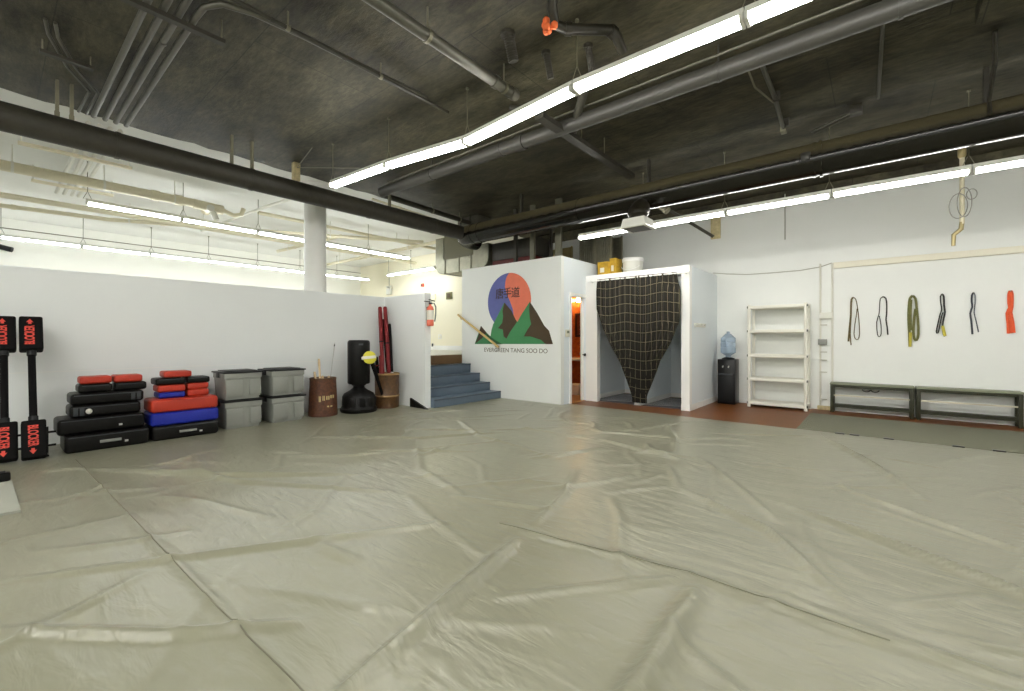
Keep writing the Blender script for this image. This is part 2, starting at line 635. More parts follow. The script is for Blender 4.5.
# changing booth
BX0, BX1, BY, BZ = XM, -2.51, 7.8, 2.53
struct('wall_booth_side', MB().box(BX1 - .13, BX1, BY + .12, YB, 0, BZ), BOOTH)
struct('wall_booth_left', MB().box(BX0 + .003, BX0 + .06, BY + .12, YB - .001, 0, BZ - .001), BOOTH)
struct('wall_booth_rear', MB().box(BX0 + .06, BX1 - .13, YB - .03, YB - .001, 0, BZ - .04), BOOTH)
struct('wall_booth_divider', MB().box(-3.54, -3.44, BY + .08, YB - .03, 0, 2.3), BOOTH)
struct('trim_booth_frame', MB().box(BX0 + .003, -4.31, BY, BY + .12, 0, BZ).box(BX1 - .14, BX1, BY, BY + .12, 0, BZ).box(-4.31, BX1 - .14, BY, BY + .12, 2.39, BZ), TRIMW)
struct('ceiling_booth', MB().box(BX0 + .064, BX1 - .134, BY + .122, 8.78, BZ - .04, BZ - .002), TRIMW)
bb = MB()
bb.box(BX1, BX1 + .012, BY, YB, 0, .1)
bb.box(BX1 - .14, BX1 + .012, BY - .012, BY, 0, .1)
bb.box(BX0 + .06, BX0 + .072, BY + .12, YB - .03, 0, .09)
bb.box(BX0 + .06, BX1 - .13, YB - .042, YB - .03, 0, .09)
bb.box(-3.44, -3.428, BY + .08, YB - .03, 0, .09).box(-3.552, -3.54, BY + .08, YB - .03, 0, .09).box(-3.552, -3.428, BY + .068, BY + .08, 0, .09)
bb.box(BX1 + .012, -1.1, YB - .012, YB, 0, .08)
struct('baseboard_booth', bb, TRIMW)
struct('baseboard_landing', MB().box(XF, -7.25, YB - .015, YB, UP, UP + .14), TRIMW)

# wall ledge and boxed riser on the right wall
zc = at(833, 263, Y=YB).z
struct('trim_ledge', MB().box(-.6, XR, YB - .05, YB, zc - .1, zc, bevel=.004), mat('ivory ledge paint', (238, 234, 216), .6))

# column behind the partition
struct('trim_column', MB().lathe([(.185, UP), (.185, 3.78), (.2, 3.8), (.24, 3.98), (.24, ZC + .01)], 40, (-7.78, 3.78, 0)), TRIMW)

# ------------------------------------------------------------------ vinyl floor cover with wrinkles
X0, X1, Y0, Y1 = XL, XR, YN, 7.12
step = 0.022
nx, ny = int((X1 - X0) / step) + 1, int((Y1 - Y0) / step) + 1
gx = np.linspace(X0, X1, nx)
gy = np.linspace(Y0, Y1, ny)
GX, GY = np.meshgrid(gx, gy)
HZ = np.zeros_like(GX)
folds = [  # polyline, width, height
    ([(-.66, .9), (-.64, 1.51), (-.68, 2.29)], .07, .035),
    ([(-1.38, .6), (-1.5, 1.2), (-1.71, 2.12)], .05, .03),
    ([(-1.9, 2.2), (-1.48, 2.23), (-.75, 2.34), (-.09, 2.33), (.5, 2.4)], .05, .012),
    ([(-.57, 3.82), (0, 3.5), (.54, 3.18), (1.1, 2.8)], .04, .025),
    ([(-1.26, 3.67), (-.53, 3.2), (-.1, 2.55)], .04, .022),
    ([(-1.6, 4.3), (-1.26, 3.67)], .04, .012),
    ([(-2.64, 4.86), (-1.9, 4.6), (-1.41, 4.72)], .05, .014),
    ([(-.57, 6.81), (-.06, 5.61), (.3, 4.55)], .03, .02),
    ([(-1.41, 4.72), (-.9, 4.0), (-.5, 3.4)], .04, .016),
    ([(-.3, 4.6), (.4, 4.0), (1.0, 3.6)], .04, .016),
    ([(-5.77, .62), (-4.6, 1.3), (-3.6, 2.2)], .04, .02),
    ([(-5.4, 1.0), (-4.2, 1.4), (-3.0, 2.1)], .035, .016),
    ([(-3.42, .04), (-2.69, 1.21), (-2.2, 2.0)], .04, .014),
    ([(-2.9, .0), (-2.26, .48), (-1.9, .9)], .035, .018),
    ([(-4.4, 3.4), (-3.3, 2.6), (-2.5, 2.4)], .05, .014),
    ([(-5.5, 2.6), (-4.4, 3.4), (-3.8, 4.4)], .04, .014),
    ([(-4.9, 4.6), (-3.9, 4.0), (-3.0, 3.9)], .04, .014),
    ([(-3.8, 5.6), (-2.8, 5.2), (-1.7, 5.6)], .04, .012),
    ([(-2.4, 6.4), (-1.9, 5.4), (-1.7, 4.8)], .035, .012),
    ([(-2.2, 3.6), (-1.9, 2.9), (-1.75, 2.3)], .04, .012),
    ([(-6.3, .58), (-3.7, .64), (-1.63, .70), (-.5, .72)], .03, .008),
]
rng = random.Random(3)
for _ in range(150):
    x, y = rng.uniform(-6.8, 2), rng.uniform(-.3, 6.6)
    a = rng.choice((.55, 2.3, .9)) + rng.gauss(0, .3)
    L = rng.uniform(.4, 1.4)
    p = [(x, y)]
    for _k in range(3):
        a += rng.gauss(0, .18)
        p.append((p[-1][0] + L / 3 * math.cos(a), p[-1][1] + L / 3 * math.sin(a)))
    folds.append((p, rng.uniform(.022, .055), rng.uniform(.004, .011)))
for pl, w, h in folds:
    D = np.full_like(GX, 9.0)
    T = np.zeros_like(GX)
    n = len(pl) - 1
    for i in range(n):
        (ax, ay), (bx, by) = pl[i], pl[i + 1]
        dx, dy = bx - ax, by - ay
        t = np.clip(((GX - ax) * dx + (GY - ay) * dy) / (dx * dx + dy * dy), 0, 1)
        d = np.hypot(GX - ax - t * dx, GY - ay - t * dy)
        m_ = d < D
        D = np.where(m_, d, D)
        T = np.where(m_, (i + t) / n, T)
    HZ += 1.25 * h * np.exp(-(D / max(w * .75, .028)) ** 2) * np.sin(np.clip(T, 0, 1) * PI) ** .5
wall_d = np.minimum(np.minimum(GX - X0, X1 - GX), np.minimum(GY - Y0, Y1 - GY))
HZ *= 1.5
HZ *= np.clip((wall_d - .15) / .5, 0, 1)
left_flat = np.clip((GX + 6.35) / .5, 0, 1)       # flat under the kit along the partition
HZ *= left_flat
flat2 = 1 - np.clip(1.2 - np.hypot((GX + 5.6) / 1.0, (GY - .0) / .35), 0, 1)
HZ *= np.clip(flat2, 0, 1)
me = bpy.data.meshes.new('vinyl_cover')
vv = [(GX[j, i], GY[j, i], MT + HZ[j, i]) for j in range(ny) for i in range(nx)]
XC = -4.56
ff = []
for j in range(ny - 1):
    for i in range(nx - 1):
        if gy[j + 1] > 6.9 and gx[i] < XC:
            continue
        ff.append((j * nx + i, j * nx + i + 1, (j + 1) * nx + i + 1, (j + 1) * nx + i))
me.from_pydata(vv, [], ff)
me.polygons.foreach_set('use_smooth', [True] * len(ff))
me.materials.append(MATV)
cover = thing('floor_cover', 'beige wrinkled vinyl cover stretched over the whole training floor', 'floor mat', (0, 0, 0))
o = bpy.data.objects.new('cover_sheet', me)
C.objects.link(o)
o.parent = cover
o.modifiers.new('thick', 'SOLIDIFY').thickness = MT - .001
DKSEAM = mat('dark seam tape', (112, 110, 92), .6)


def seam(pl):
    P = []
    for (ax, ay), (bx, by) in zip(pl, pl[1:]):
        n = max(2, int(math.hypot(bx - ax, by - ay) / .05))
        for k in range(n):
            x, y = ax + (bx - ax) * k / n, ay + (by - ay) * k / n
            fi, fj = (x - X0) / (X1 - X0) * (nx - 1), (y - Y0) / (Y1 - Y0) * (ny - 1)
            i, j = int(fi), int(fj)
            u, v = fi - i, fj - j
            h = (HZ[j, i] * (1 - u) + HZ[j, i + 1] * u) * (1 - v) + (HZ[j + 1, i] * (1 - u) + HZ[j + 1, i + 1] * u) * v
            P.append((x, y, MT + h + .0015))
    MB().tube(P, .0032, 6).build('seam', DKSEAM, cover)


seam([(-6.3, .575), (-3.71, .64), (-2.36, .67), (-1.63, .70), (-.9, .71)])
seam([(-1.95, 2.2), (-1.48, 2.23), (-.75, 2.34), (-.09, 2.33), (.1, 2.34)])
seam([(-.57, 6.95), (-.5, 6.7), (-.06, 5.61), (.05, 5.3)])
for px, py in ((838, 438), (853, 441), (889, 443), (960, 449), (1002, 454)):
    q = at(px, py, Z=MT)
    MB().box(q.x - .05, q.x + .05, 7.10, 7.16, .004, MT + .012, bevel=.004).build('edge_clip', BLKP, cover)

# carpet strip by the benches
tag(MB().box(-.87, XR - .01, 7.16, 8.86, 0, .012, bevel=.004).build('carpet_runner', CARPET), 'grey green carpet strip on the floor before the benches', 'carpet')

# ------------------------------------------------------------------ stair
st = thing('staircase', 'blue grey painted steps climbing between the mural wall and the white partition', 'stairs', (0, 0, 0))
noses = [-6.07, -6.38, -6.68, -6.97, -7.25]
rise = [.16, .33, .51, .70, UP]
for i in range(4):
    z0 = 0 if i == 0 else rise[i - 1]
    s_ = MB().box(-7.25, noses[i], 5.102, 6.898, z0 + (MT if i == 0 else 0), rise[i], bevel=.006).build('step', STEP, st)
    MB().box(noses[i] - .03, noses[i] + .008, 5.104, 6.896, rise[i] - .02, rise[i] + .004, bevel=.003).build('nosing', NOSE, s_)
# handrail on the mural wall
hr = thing('handrail', 'golden wooden handrail sloping down across the left foot of the mural', 'handrail', (-6.1, 6.83, 1.1))
a, b = Vector((-7.31, 6.83, 1.80)) - hr.location, Vector((-6.08, 6.83, 1.085)) - hr.location
MB().tube([a, b], .024, 14).build('rail', GOLDWD, hr)
for t in (.06, .92):
    q = a.lerp(b, t)
    MB().tube([q + Vector((0, 0, -.02)), q + Vector((0, .03, -.06)), q + Vector((0, .068, -.06))], .009, 8).build('bracket', BRASS, hr)

# ------------------------------------------------------------------ mural
mu = thing('wall_painting', 'painted mural of a blue and red sun above green and brown mountains with lettering', 'mural', (-5.8, 6.9, 1.1))
MK = 7.278


def mp(p):
    q = at(470 + p[0] / MK, 265 + p[1] / MK, Y=6.9) - mu.location
    return (q.x, q.z)


def mural_poly(name, pts, m, lay, label=None):
    mb_ = MB()
    mb_.plate(pts, lambda x, z: Vector((x, -.0005, z)), lambda x, z: Vector((x, -.0015 * lay, z)))
    return tag(mb_.build(name, m, mu), label)


cz, cxm, R = 2.03 - 1.1, -5.86 + 5.8, .585
circ = [(cxm + R * math.cos(t), cz + R * math.sin(t)) for t in np.linspace(0, 2 * PI, 49)[:-1]]
mural_poly('sun', circ, BLUEM, 1, 'blue half of the sun')
scur = [mp(p) for p in ((268, 84), (258, 120), (255, 160), (268, 210), (290, 260), (312, 320), (320, 380), (318, 430), (300, 500))]
right = [(cxm + R * math.cos(t), cz + R * math.sin(t)) for t in np.linspace(-PI / 2 + .15, PI / 2 - .03, 24)]
mural_poly('sun_half', scur[:-1] + right, REDM, 2, 'salmon red half of the sun')
sil = [(35, 575), (80, 445), (112, 488), (150, 520), (158, 470), (170, 430), (250, 276), (300, 345), (345, 415), (375, 360), (435, 268), (490, 350), (540, 440), (572, 475), (603, 575)]
mural_poly('mountain', [mp(p) for p in sil], GREENM, 3)
mural_poly('mountain_shade', [mp(p) for p in ((252, 274), (300, 330), (342, 415), (292, 488), (267, 536), (246, 520), (240, 470), (205, 460), (236, 420), (242, 372), (238, 335))], BRWNM, 4)
mural_poly('mountain_shade', [mp(p) for p in ((435, 266), (490, 350), (540, 440), (575, 478), (604, 576), (552, 576), (518, 545), (440, 520), (393, 520), (420, 470), (446, 430), (436, 380), (432, 330))], BRWNM, 4)
mural_poly('mountain_shade', [mp(p) for p in ((80, 443), (122, 492), (92, 530), (36, 574), (60, 520))], BRWNM, 4)
mural_poly('mountain_shade', [mp(p) for p in ((118, 490), (150, 520), (188, 548), (236, 576), (170, 576), (128, 540))], GREEND, 4)
RX = Matrix.Rotation(PI / 2, 4, 'X')
q = at(514, 350.6, Y=6.9) - mu.location
text('lettering', 'EVERGREEN TANG SOO DO', .125, INK, mu, Matrix.Translation((q.x, -.001, q.z)) @ RX, .001, width=1.67, offset=0)
q = at(507.6, 293.8, Y=6.9) - mu.location
for ch, dx in (('\u5510', -.215), ('\u624b', 0), ('\u9053', .215)):
    text('lettering', ch, .235, INKD, mu, Matrix.Translation((q.x + dx, -.0062, q.z)) @ RX, .001, offset=.0015)

# ------------------------------------------------------------------ strip lights


def strip_light(P0, P1, label, group, hang=(0, 1), ztop=ZC, tube=None):
    P0, P1 = Vector(P0), Vector(P1)
    mid = (P0 + P1) / 2
    d = P1 - P0
    L = d.length
    yaw = math.atan2(d.y, d.x)
    pitch = -math.asin(d.z / L)
    r = thing('strip_light', label, 'light', mid, group=group, rot=Euler((0, pitch, yaw), 'XYZ'))
    h = L / 2 - .004
    prof = [(-.05, .03), (-.05, .024), (.05, .024), (.05, .03), (.034, .042), (.032, .078), (-.032, .078), (-.034, .042)]
    MB().prism(prof, lambda y, z: Vector((-h, y, z)), lambda y, z: Vector((h, y, z))).build('housing', HOUS, r, ang=20)
    for y in (-.036, .036):
        MB().tube([(-h + .03, y, 0), (h - .03, y, 0)], .017, 10).build('lamp_tube', tube or TUBE, r)
    for x in (-h + .012, h - .012):
        MB().box(x - .012, x + .012, -.058, .058, -.022, .03, bevel=.003).build('lamp_holder', HOUS, r)
    for e in hang:
        x = (-h + .02) if e == 0 else (h - .02)
        zt = ztop - mid.z - (d.z / L) * x
        MB().tube([(x, 0, .19), (x, 0, zt)], .006, 6).tube([(x - .05, 0, .075), (x, 0, .2)], .004, 5).tube([(x + .05, 0, .075), (x, 0, .2)], .004, 5).tube([(x, 0, zt - .02), (x, 0, zt)], .018, 8).build('hanger', ROD, r)
    return r


ORD = ['first', 'second', 'third', 'fourth', 'fifth', 'sixth', 'seventh', 'eighth', 'ninth']
pix = [(332, 186.5), (387.5, 166.5), (466, 143.3), (574.5, 90.3), (745, 21)]
J = [at(px, py, Z=3.4) for px, py in pix]
for k in range(3):
    J.append(J[-1] + Vector((1.25, .01, 0)))
for i in range(len(J) - 1):
    strip_light(J[i], J[i + 1], f'white strip light over the mat, {ORD[i]} from the far left end of its row', 'strip lights over the mat', hang=(0,) if i else (0,))
YR, ZR = 6.95, 3.09
xr0 = at(579, 237, Y=YR).x
for i in range(6):
    strip_light((xr0 + 1.25 * i, YR, ZR), (xr0 + 1.25 * (i + 1), YR, ZR), f'white strip light by the right wall, {ORD[i]} from the mural end of its row', 'strip lights along the right wall', hang=(1,), tube=TUBER)
for i in range(5):
    strip_light((-9.65, .99 + 1.25 * i, 3.4), (-9.65, .99 + 1.25 * (i + 1), 3.4), f'white strip light over the low partition, {ORD[i]} from the left in the nearer row', 'strip lights in the near row beyond the partition', hang=(0,), ztop=ZC + .1, tube=TUBE2)
for i in range(8):  # unseen row added to brighten the partition and the mural wall
    strip_light((-5.9 + 1.22 * i, -1.5, 3.4), (-4.68 + 1.22 * i, -1.5, 3.4), f'unseen fill strip light added behind the viewer, {ORD[i]} from the partition', 'fill lights added behind the viewer', hang=(0,), tube=TUBEB)
for i in range(9):
    y = -2.35 + 1.25 * i
    strip_light((-14.25, y, 3.4), (-14.25, y + 1.25, 3.4), f'white strip light before the far cream wall, {ORD[8 - i]} from the corner end', 'strip lights in the far row beyond the partition', hang=(0,), ztop=ZC + .1, tube=TUBE2)
for i, w in enumerate(('left', 'right')):
    strip_light((-12.75 + 1.22 * i, 8.7, 3.4), (-11.53 + 1.22 * i, 8.7, 3.4), f'white strip light along the end wall above the stair, {w} one of the pair', 'strip lights along the end wall', hang=(0,), ztop=ZC + .1, tube=TUBE2)

# ------------------------------------------------------------------ ducts and pipes


def pipe(name, label, cat, pts, r, m, hang=(), couplings=(), ztop=ZC, seg=14, group=None, hang_m=None, capm=None):
    base = Vector(pts[0])
    root = thing(name, label, cat, base, group=group)
    P = [Vector(p) - base for p in pts]
    MB().tube(P, r, seg).build('pipe', m, root)
    for c in couplings:        # fraction along the whole polyline
        L = [(P[i + 1] - P[i]).length for i in range(len(P) - 1)]
        s = c * sum(L)
        for i, l in enumerate(L):
            if s <= l or i == len(L) - 1:
                d = (P[i + 1] - P[i]).normalized()
                q = P[i] + d * s
                MB().tube([q - d * r * .7, q + d * r * .7], r * 1.16 + .002, seg).build('coupling', capm or m, root)
                break
            s -= l
    for c in hang:
        L = [(P[i + 1] - P[i]).length for i in range(len(P) - 1)]
        s = c * sum(L)
        for i, l in enumerate(L):
            if s <= l or i == len(L) - 1:
                d = (P[i + 1] - P[i]).normalized()
                q = P[i] + d * s
                zt = ztop - base.z
                MB().tube([q + Vector((0, 0, r + .01)), (q.x, q.y, zt)], .008, 6).tube([q - d * .015, q + d * .015], r + .008, seg).build('hanger', hang_m or ROD, root)
                break
            s -= l
    return root


def arc(c, r, a0, a1, n, f):
    return [f(c, r * math.cos(t), r * math.sin(t)) for t in np.linspace(a0, a1, n)]


# main left duct along the partition
PX, PZ = -6.7, 3.47
ld = thing('air_duct', 'long black round duct running above the low partition', 'duct', (PX, 0, PZ))
MB().tube([(0, YN + .02, 0), (0, 6.42, 0)], .145, 28).build('duct', BLKDUL, ld)
for y in (-.9, .95, 2.35, 4.2, 5.6):
    MB().tube([(0, y - .02, 0), (0, y + .02, 0)], .151, 28).build('joint_band', BLKDUL, ld)
for y in (.47, .58, 2.11, 2.36, 4.6):
    MB().box(-.03, .03, y - .014, y + .014, .13, ZC - PZ).box(-.012, .012, y - .02, y + .02, .12, .2).build('hanger', ROD, ld)
# big right duct with elbow
DZc, DYc, DR = 3.44, 6.5, .2
rd = thing('air_duct', 'wide black glossy round duct crossing before the right wall with an elbow end', 'duct', (0, DYc, DZc))
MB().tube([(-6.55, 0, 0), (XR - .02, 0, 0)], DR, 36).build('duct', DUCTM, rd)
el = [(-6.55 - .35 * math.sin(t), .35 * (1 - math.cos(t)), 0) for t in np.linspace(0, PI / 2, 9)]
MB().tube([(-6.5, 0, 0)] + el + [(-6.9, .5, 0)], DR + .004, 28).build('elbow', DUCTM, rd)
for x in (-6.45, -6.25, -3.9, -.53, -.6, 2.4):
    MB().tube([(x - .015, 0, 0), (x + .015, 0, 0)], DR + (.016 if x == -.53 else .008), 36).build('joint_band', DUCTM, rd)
MB().box(-.72, -.62, -.215, -.14, -.05, .06, bevel=.02).build('damper_box', GRYPIPE, rd)
for x in (-5.2, -2.7, .84):
    MB().box(x - .02, x + .02, -.03, .03, DR - .01, ZC - DZc).build('hanger_strap', BLKDUL, rd)
MB().tube([(.84, -.21, .02), (.84, -.16, .16), (.84, -.45, .38), (.8, -.75, ZC - DZc)], .034, 8, sx=1.0, sy=.5).build('hanger_strap', BLKDUL, rd)
# diffuser
q = at(638, 229, Y=6.25)
df = thing('air_diffuser', 'square white air diffuser hanging under the wide glossy duct', 'vent', (q.x, 6.25, q.z))
b_ = MB()
b_.loft([[Vector((sx * w, sy * w, z)) for sx, sy in ((-1, -1), (1, -1), (1, 1), (-1, 1))] for w, z in ((.2, 0), (.2, .02), (.185, .035), (.165, .14))])
b_.build('diffuser_box', HOUS, df)
MB().box(-.15, .15, -.15, .15, -.006, 0).build('grille', GRYPIPE, df)
bo = MB().lathe([(.125, .14), (.135, .165), (.13, .18), (.155, .21), (.15, .225), (.165, .26), (.16, .30), (.13, .38), (.09, .45), (.05, .48), (.0, .485)], 28)
for v in bo.bm.verts:
    v.co.y += max(0, v.co.z - .2) * .45
bo.build('duct_boot', BLKPIPE, df)

# overhead pipes in the hall
pipe('water_pipe', 'thick grey pipe slung above the strip light row over the mat', 'pipe', [at(382, 192, Z=3.75), (-2.49, 4.37, 3.75), (.3, 4.40, 3.75), (XR - .02, 4.44, 3.75)], .082, GRYPIPE, hang=(.12, .25, .5, .62), couplings=(.28,), seg=20, hang_m=GRYPIPE)
pipe('conduit', 'pale thin conduit hugging the top of the thick grey pipe', 'conduit', [(-6.2, 4.22, 3.82), (XR - .02, 4.25, 3.82)], .012, DKCOND, seg=8)
pipe('water_pipe', 'grey pipe at the ceiling top centre with a pale capped end', 'pipe', [(-2.86, YN + .02, 3.76), (-2.86, 1.83, 3.76), (-2.87, 3.5, 3.76)], .05, DKCOND, hang=(.82, .97), couplings=(.95, .99), seg=16)
pipe('conduit', 'thin dark conduit running diagonally over the left half of the mat', 'conduit', [(-3.8, YN + .02, 3.86), (-3.8, 1.15, 3.86), (-3.8, 3.4, 3.86)], .018, BLKDUL, hang=(.72, .86), couplings=(.7, .8), seg=10)
c0 = thing('strut_channel', 'flat dark metal strut angled below the ceiling behind the strip light row', 'strut', (-2.87, 3.9, 3.7))
MB().box(-.055, .055, 0, 2.35, -.018, .018).box(-.055, -.045, 0, 2.35, .018, .04).box(.045, .055, 0, 2.35, .018, .04).build('channel', BLKDUL, c0)
for y in (.9, 1.5):
    MB().tube([(0, y, .018), (0, y, ZC - 3.7)], .007, 6).build('hanger_rod', ROD, c0)
pipe('water_pipe', 'short slanting grey pipe dropping from the strip light row to the flat strut', 'pipe', [(-2.28, 3.9, 3.84), (-2.87, 4.58, 3.775)], .045, DKCOND, couplings=(.95,), seg=14)
pipe('conduit', 'cluster elbow of dark conduits bent beside the slanting grey pipe', 'conduit', [(-3.3, 3.9, 3.95), (-3.05, 4.1, 3.9), (-2.95, 4.15, 3.82), (-2.95, 4.2, 3.74)], .03, BLKDUL, couplings=(.3, .6), seg=10)
# four conduits with rack bar
xs_end = -7.2
yl = (.79, .89, .985, 1.08)
names_ = ['outermost on the left', 'second from the left', 'third from the left', 'nearest the curved conduit']
for i, y in enumerate(yl):
    pts = [(-1.2, y, 3.86), (-4.2, y, 3.86), (xs_end + .15, y, 3.86), (XL - .1, y, 3.84), (-11.2, y, 3.84)]
    if i == 3:
        pts = [(-3.82, 3.1, 3.9), (-3.83, 1.75, 3.88), (-3.84, 1.36, 3.86), (-3.92, 1.17, 3.86), (-4.06, 1.09, 3.86), (-4.25, 1.08, 3.86), (xs_end + .15, 1.08, 3.86)]
    root = pipe('conduit', f'grey conduit of the four parallel ones at the ceiling top left, {names_[i]}', 'conduit', pts[:3] if i < 3 else pts, .025, DKCOND, couplings=(.62,) if i == 2 else (), seg=12, group='four parallel conduits top left')
    pipe('conduit', f'white conduit passing over the partition edge, {names_[i]} of its four' if i < 3 else 'white conduit passing over the partition edge, furthest right of its four', 'conduit', [(XL - .02, y, 3.9), (-9.38, y, 3.9), (-9.6, y, 3.9), (-11.4, y, 3.9)], .026, WPIPE, seg=10, group='white conduits beyond the partition')
rk = thing('conduit_rack', 'dark slotted rack bar carrying the four parallel conduits', 'rack', (-4.34, .95, 3.81))
MB().box(-.03, .03, -.36, .36, -.018, .018).build('rack_bar', BLKDUL, rk)
for y in (-.34, .34):
    MB().tube([(0, y, 0), (0, y, .19)], .008, 6).build('hanger_rod', ROD, rk)
pipe('conduit', 'pair of thin bent dark conduits on the ceiling near the top left corner, outer one', 'conduit', [(-5.43, .31, 3.97), (-5.6, .34, 3.93), (-6.11, .5, 3.92), (-6.53, .70, 3.92), (-7.2, .68, 3.92)], .014, DKCOND, seg=10)
pipe('conduit', 'pair of thin bent dark conduits on the ceiling near the top left corner, inner one', 'conduit', [(-5.43, .37, 3.97), (-5.6, .40, 3.93), (-6.08, .56, 3.92), (-6.5, .765, 3.92), (-7.2, .745, 3.92)], .014, DKCOND, seg=10)
b2 = thing('conduit_rack', 'short slotted rack bar under the pair of bent conduits top left', 'rack', (-5.88, .47, 3.885))
MB().box(-.03, .03, -.17, .19, -.014, .014).build('rack_bar', BLKDUL, b2)
for y in (-.15, .17):
    MB().tube([(0, y, 0), (0, y, .115)], .007, 6).build('hanger_rod', ROD, b2)
# sprinkler branch with orange rag
sp = thing('sprinkler_pipe', 'black crooked sprinkler pipe at the ceiling top centre above the light row', 'pipe', (-1.9, 3.05, 3.82))
P = [(-.06, -.2, .18), (-.1, -.16, .08), (-.14, -.06, .02), (-.09, .02, 0), (.0, .1, 0), (.19, .27, 0), (.21, .34, -.02), (.19, .5, -.06)]
MB().tube(P, .042, 14).build('pipe', BLKPIPE, sp)
for i in (3, 5):
    p, q2 = Vector(P[i]), Vector(P[i + 1])
    d = (q2 - p).normalized()
    MB().tube([p, p + d * .05], .052, 14).build('coupling', BLKPIPE, sp)
MB().ball((-.06, -.2, .15), .06, (1, 1, .8)).build('elbow', BLKDUL, sp)
og = MB()
for k in range(7):
    og.ball((random.uniform(-.04, .04), random.uniform(-.03, .03), random.uniform(-.05, .03)), .03, (1, 1, 1.1), 10)
q = at(549, 24, Z=3.74)
tag(og.build('rag', ORANGE), 'crumpled orange rag stuffed on the black sprinkler pipe', 'rag').location = q + Vector((0, 0, -.07))
# black flexible hoses dropping from the ceiling
hoses = [((508, 33), (512, 88), .045, 'left of the light row, at the capped pipe end'), ((546, 52), (549, 85), .03, 'middle one behind the light row'), ((588, 45), (585, 72), .03, 'right one behind the light row')]
for (tx, ty), (bx_, by_), r_, w in hoses:
    t_ = at(tx, ty, Z=ZC)
    zb = 3.78
    pts = [t_, t_ + Vector((.0, .05, -.08)), Vector((t_.x, t_.y + .08, zb))]
    root = thing('hose', f'black ribbed hose from the ceiling, {w}', 'hose', t_)
    hp = MB()
    rings = []
    N = 24
    for k in range(N + 1):
        f = k / N
        rings.append(Vector((0, .08 * f, (zb - ZC) * f)))
    hp.tube(rings, [r_ * (1 + .12 * (k % 2)) for k in range(N + 1)], 12)
    hp.build('hose_body', BLKDUL, root)
    MB().tube([(0, .0, -.03), (0, 0, 0)], r_ * 1.5, 12).build('flange', BLKDUL, root)
# conduits on the right part of the ceiling
pipe('conduit', 'straight thin grey conduit across the ceiling above the wide glossy duct at right', 'conduit', [(.04, 4.55, 3.97), (.0, 6.45, 3.97)], .016, DKCOND, seg=10)
cr = thing('conduit', 'grey conduit with a small box end hanging off the ceiling right of centre', 'conduit', (-.87, 4.7, 3.93))
MB().tube([(0, 0, 0), (-.01, .9, 0), (-.05, 1.75, -.02)], .022, 10).build('pipe', DKCOND, cr)
MB().box(-.085, -.02, 1.72, 1.84, -.06, .0, bevel=.006).build('end_box', ROD, cr)
MB().tube([(-.12, .0, .0), (-.13, .5, -.02), (-.03, .95, -.03)], .009, 6).build('cable', ROD, cr)
MB().box(-.035, .035, .9, .94, -.03, .07).build('clamp', BLKDUL, cr)
MB().box(-.04, .02, 1.66, 1.7, -.03, .07).build('clamp', BLKDUL, cr)
# ladder-like junction at (845,115)
p0, p1 = at(812, 133, Z=3.93), at(856, 112, Z=3.93)
bj = thing('junction_bracket', 'small dark bracket with two prongs on the ceiling over the wide glossy duct', 'bracket', (p0 + p1) / 2)
d = (p1 - p0)
n = Vector((-d.y, d.x, 0)).normalized()
for s in (-1, 1):
    MB().tube([-d / 2 + n * .035 * s, d / 2 + n * .035 * s], .014, 8).build('prong', DKCOND, bj)
MB().box(d.x / 2 - .06, d.x / 2 + .06, d.y / 2 - .06, d.y / 2 + .06, -.03, .07, bevel=.008).build('box', BLKDUL, bj)
# dark pipe with cream conduit behind the left duct
pipe('conduit', 'cream conduit end showing between the left duct and the elbow of the wide duct', 'conduit', [at(372, 199, Z=3.72), at(412, 212, Z=3.66), at(452, 225, Z=3.62)], .022, TANP, couplings=(.52, .56), seg=10)
pipe('water_pipe', 'dark pipe above the left duct leading to the elbow of the wide duct', 'pipe', [at(386, 196, Z=3.84), at(470, 223, Z=3.84)], .05, BLKDUL, hang=(.5, .85), seg=12)
wb = at(296, 172, Z=3.86)
bk = thing('hanger_block', 'wooden block with stay wires fixed beside the long black duct', 'bracket', (wb.x, wb.y, 3.72))
MB().box(-.04, .04, -.05, .05, 0, .28, bevel=.004).build('block', OLDWD, bk)
MB().tube([(.04, 0, .2), (1.0, .5, .1)], .006, 5).build('stay_wire', ROD, bk)
MB().tube([(.04, 0, .2), (.75, -.1, .28)], .006, 5).build('stay_wire', ROD, bk)

# galvanised duct over the stair
gd = thing('metal_duct', 'galvanised metal duct hanging over the stair with rounded elbows', 'duct', (-7.6, 7.05, 2.86))


def upro(ro, x0, x1, zt0, zt1, zb):
    L_ = [(x0 + ro - ro * math.cos(t), zb + ro - ro * math.sin(t)) for t in np.linspace(0, PI / 2, 8)]
    R_ = [(x1 - ro + ro * math.sin(t), zb + ro - ro * math.cos(t)) for t in np.linspace(0, PI / 2, 8)]
    return [(x0, zt0)] + L_ + R_ + [(x1, zt1)]


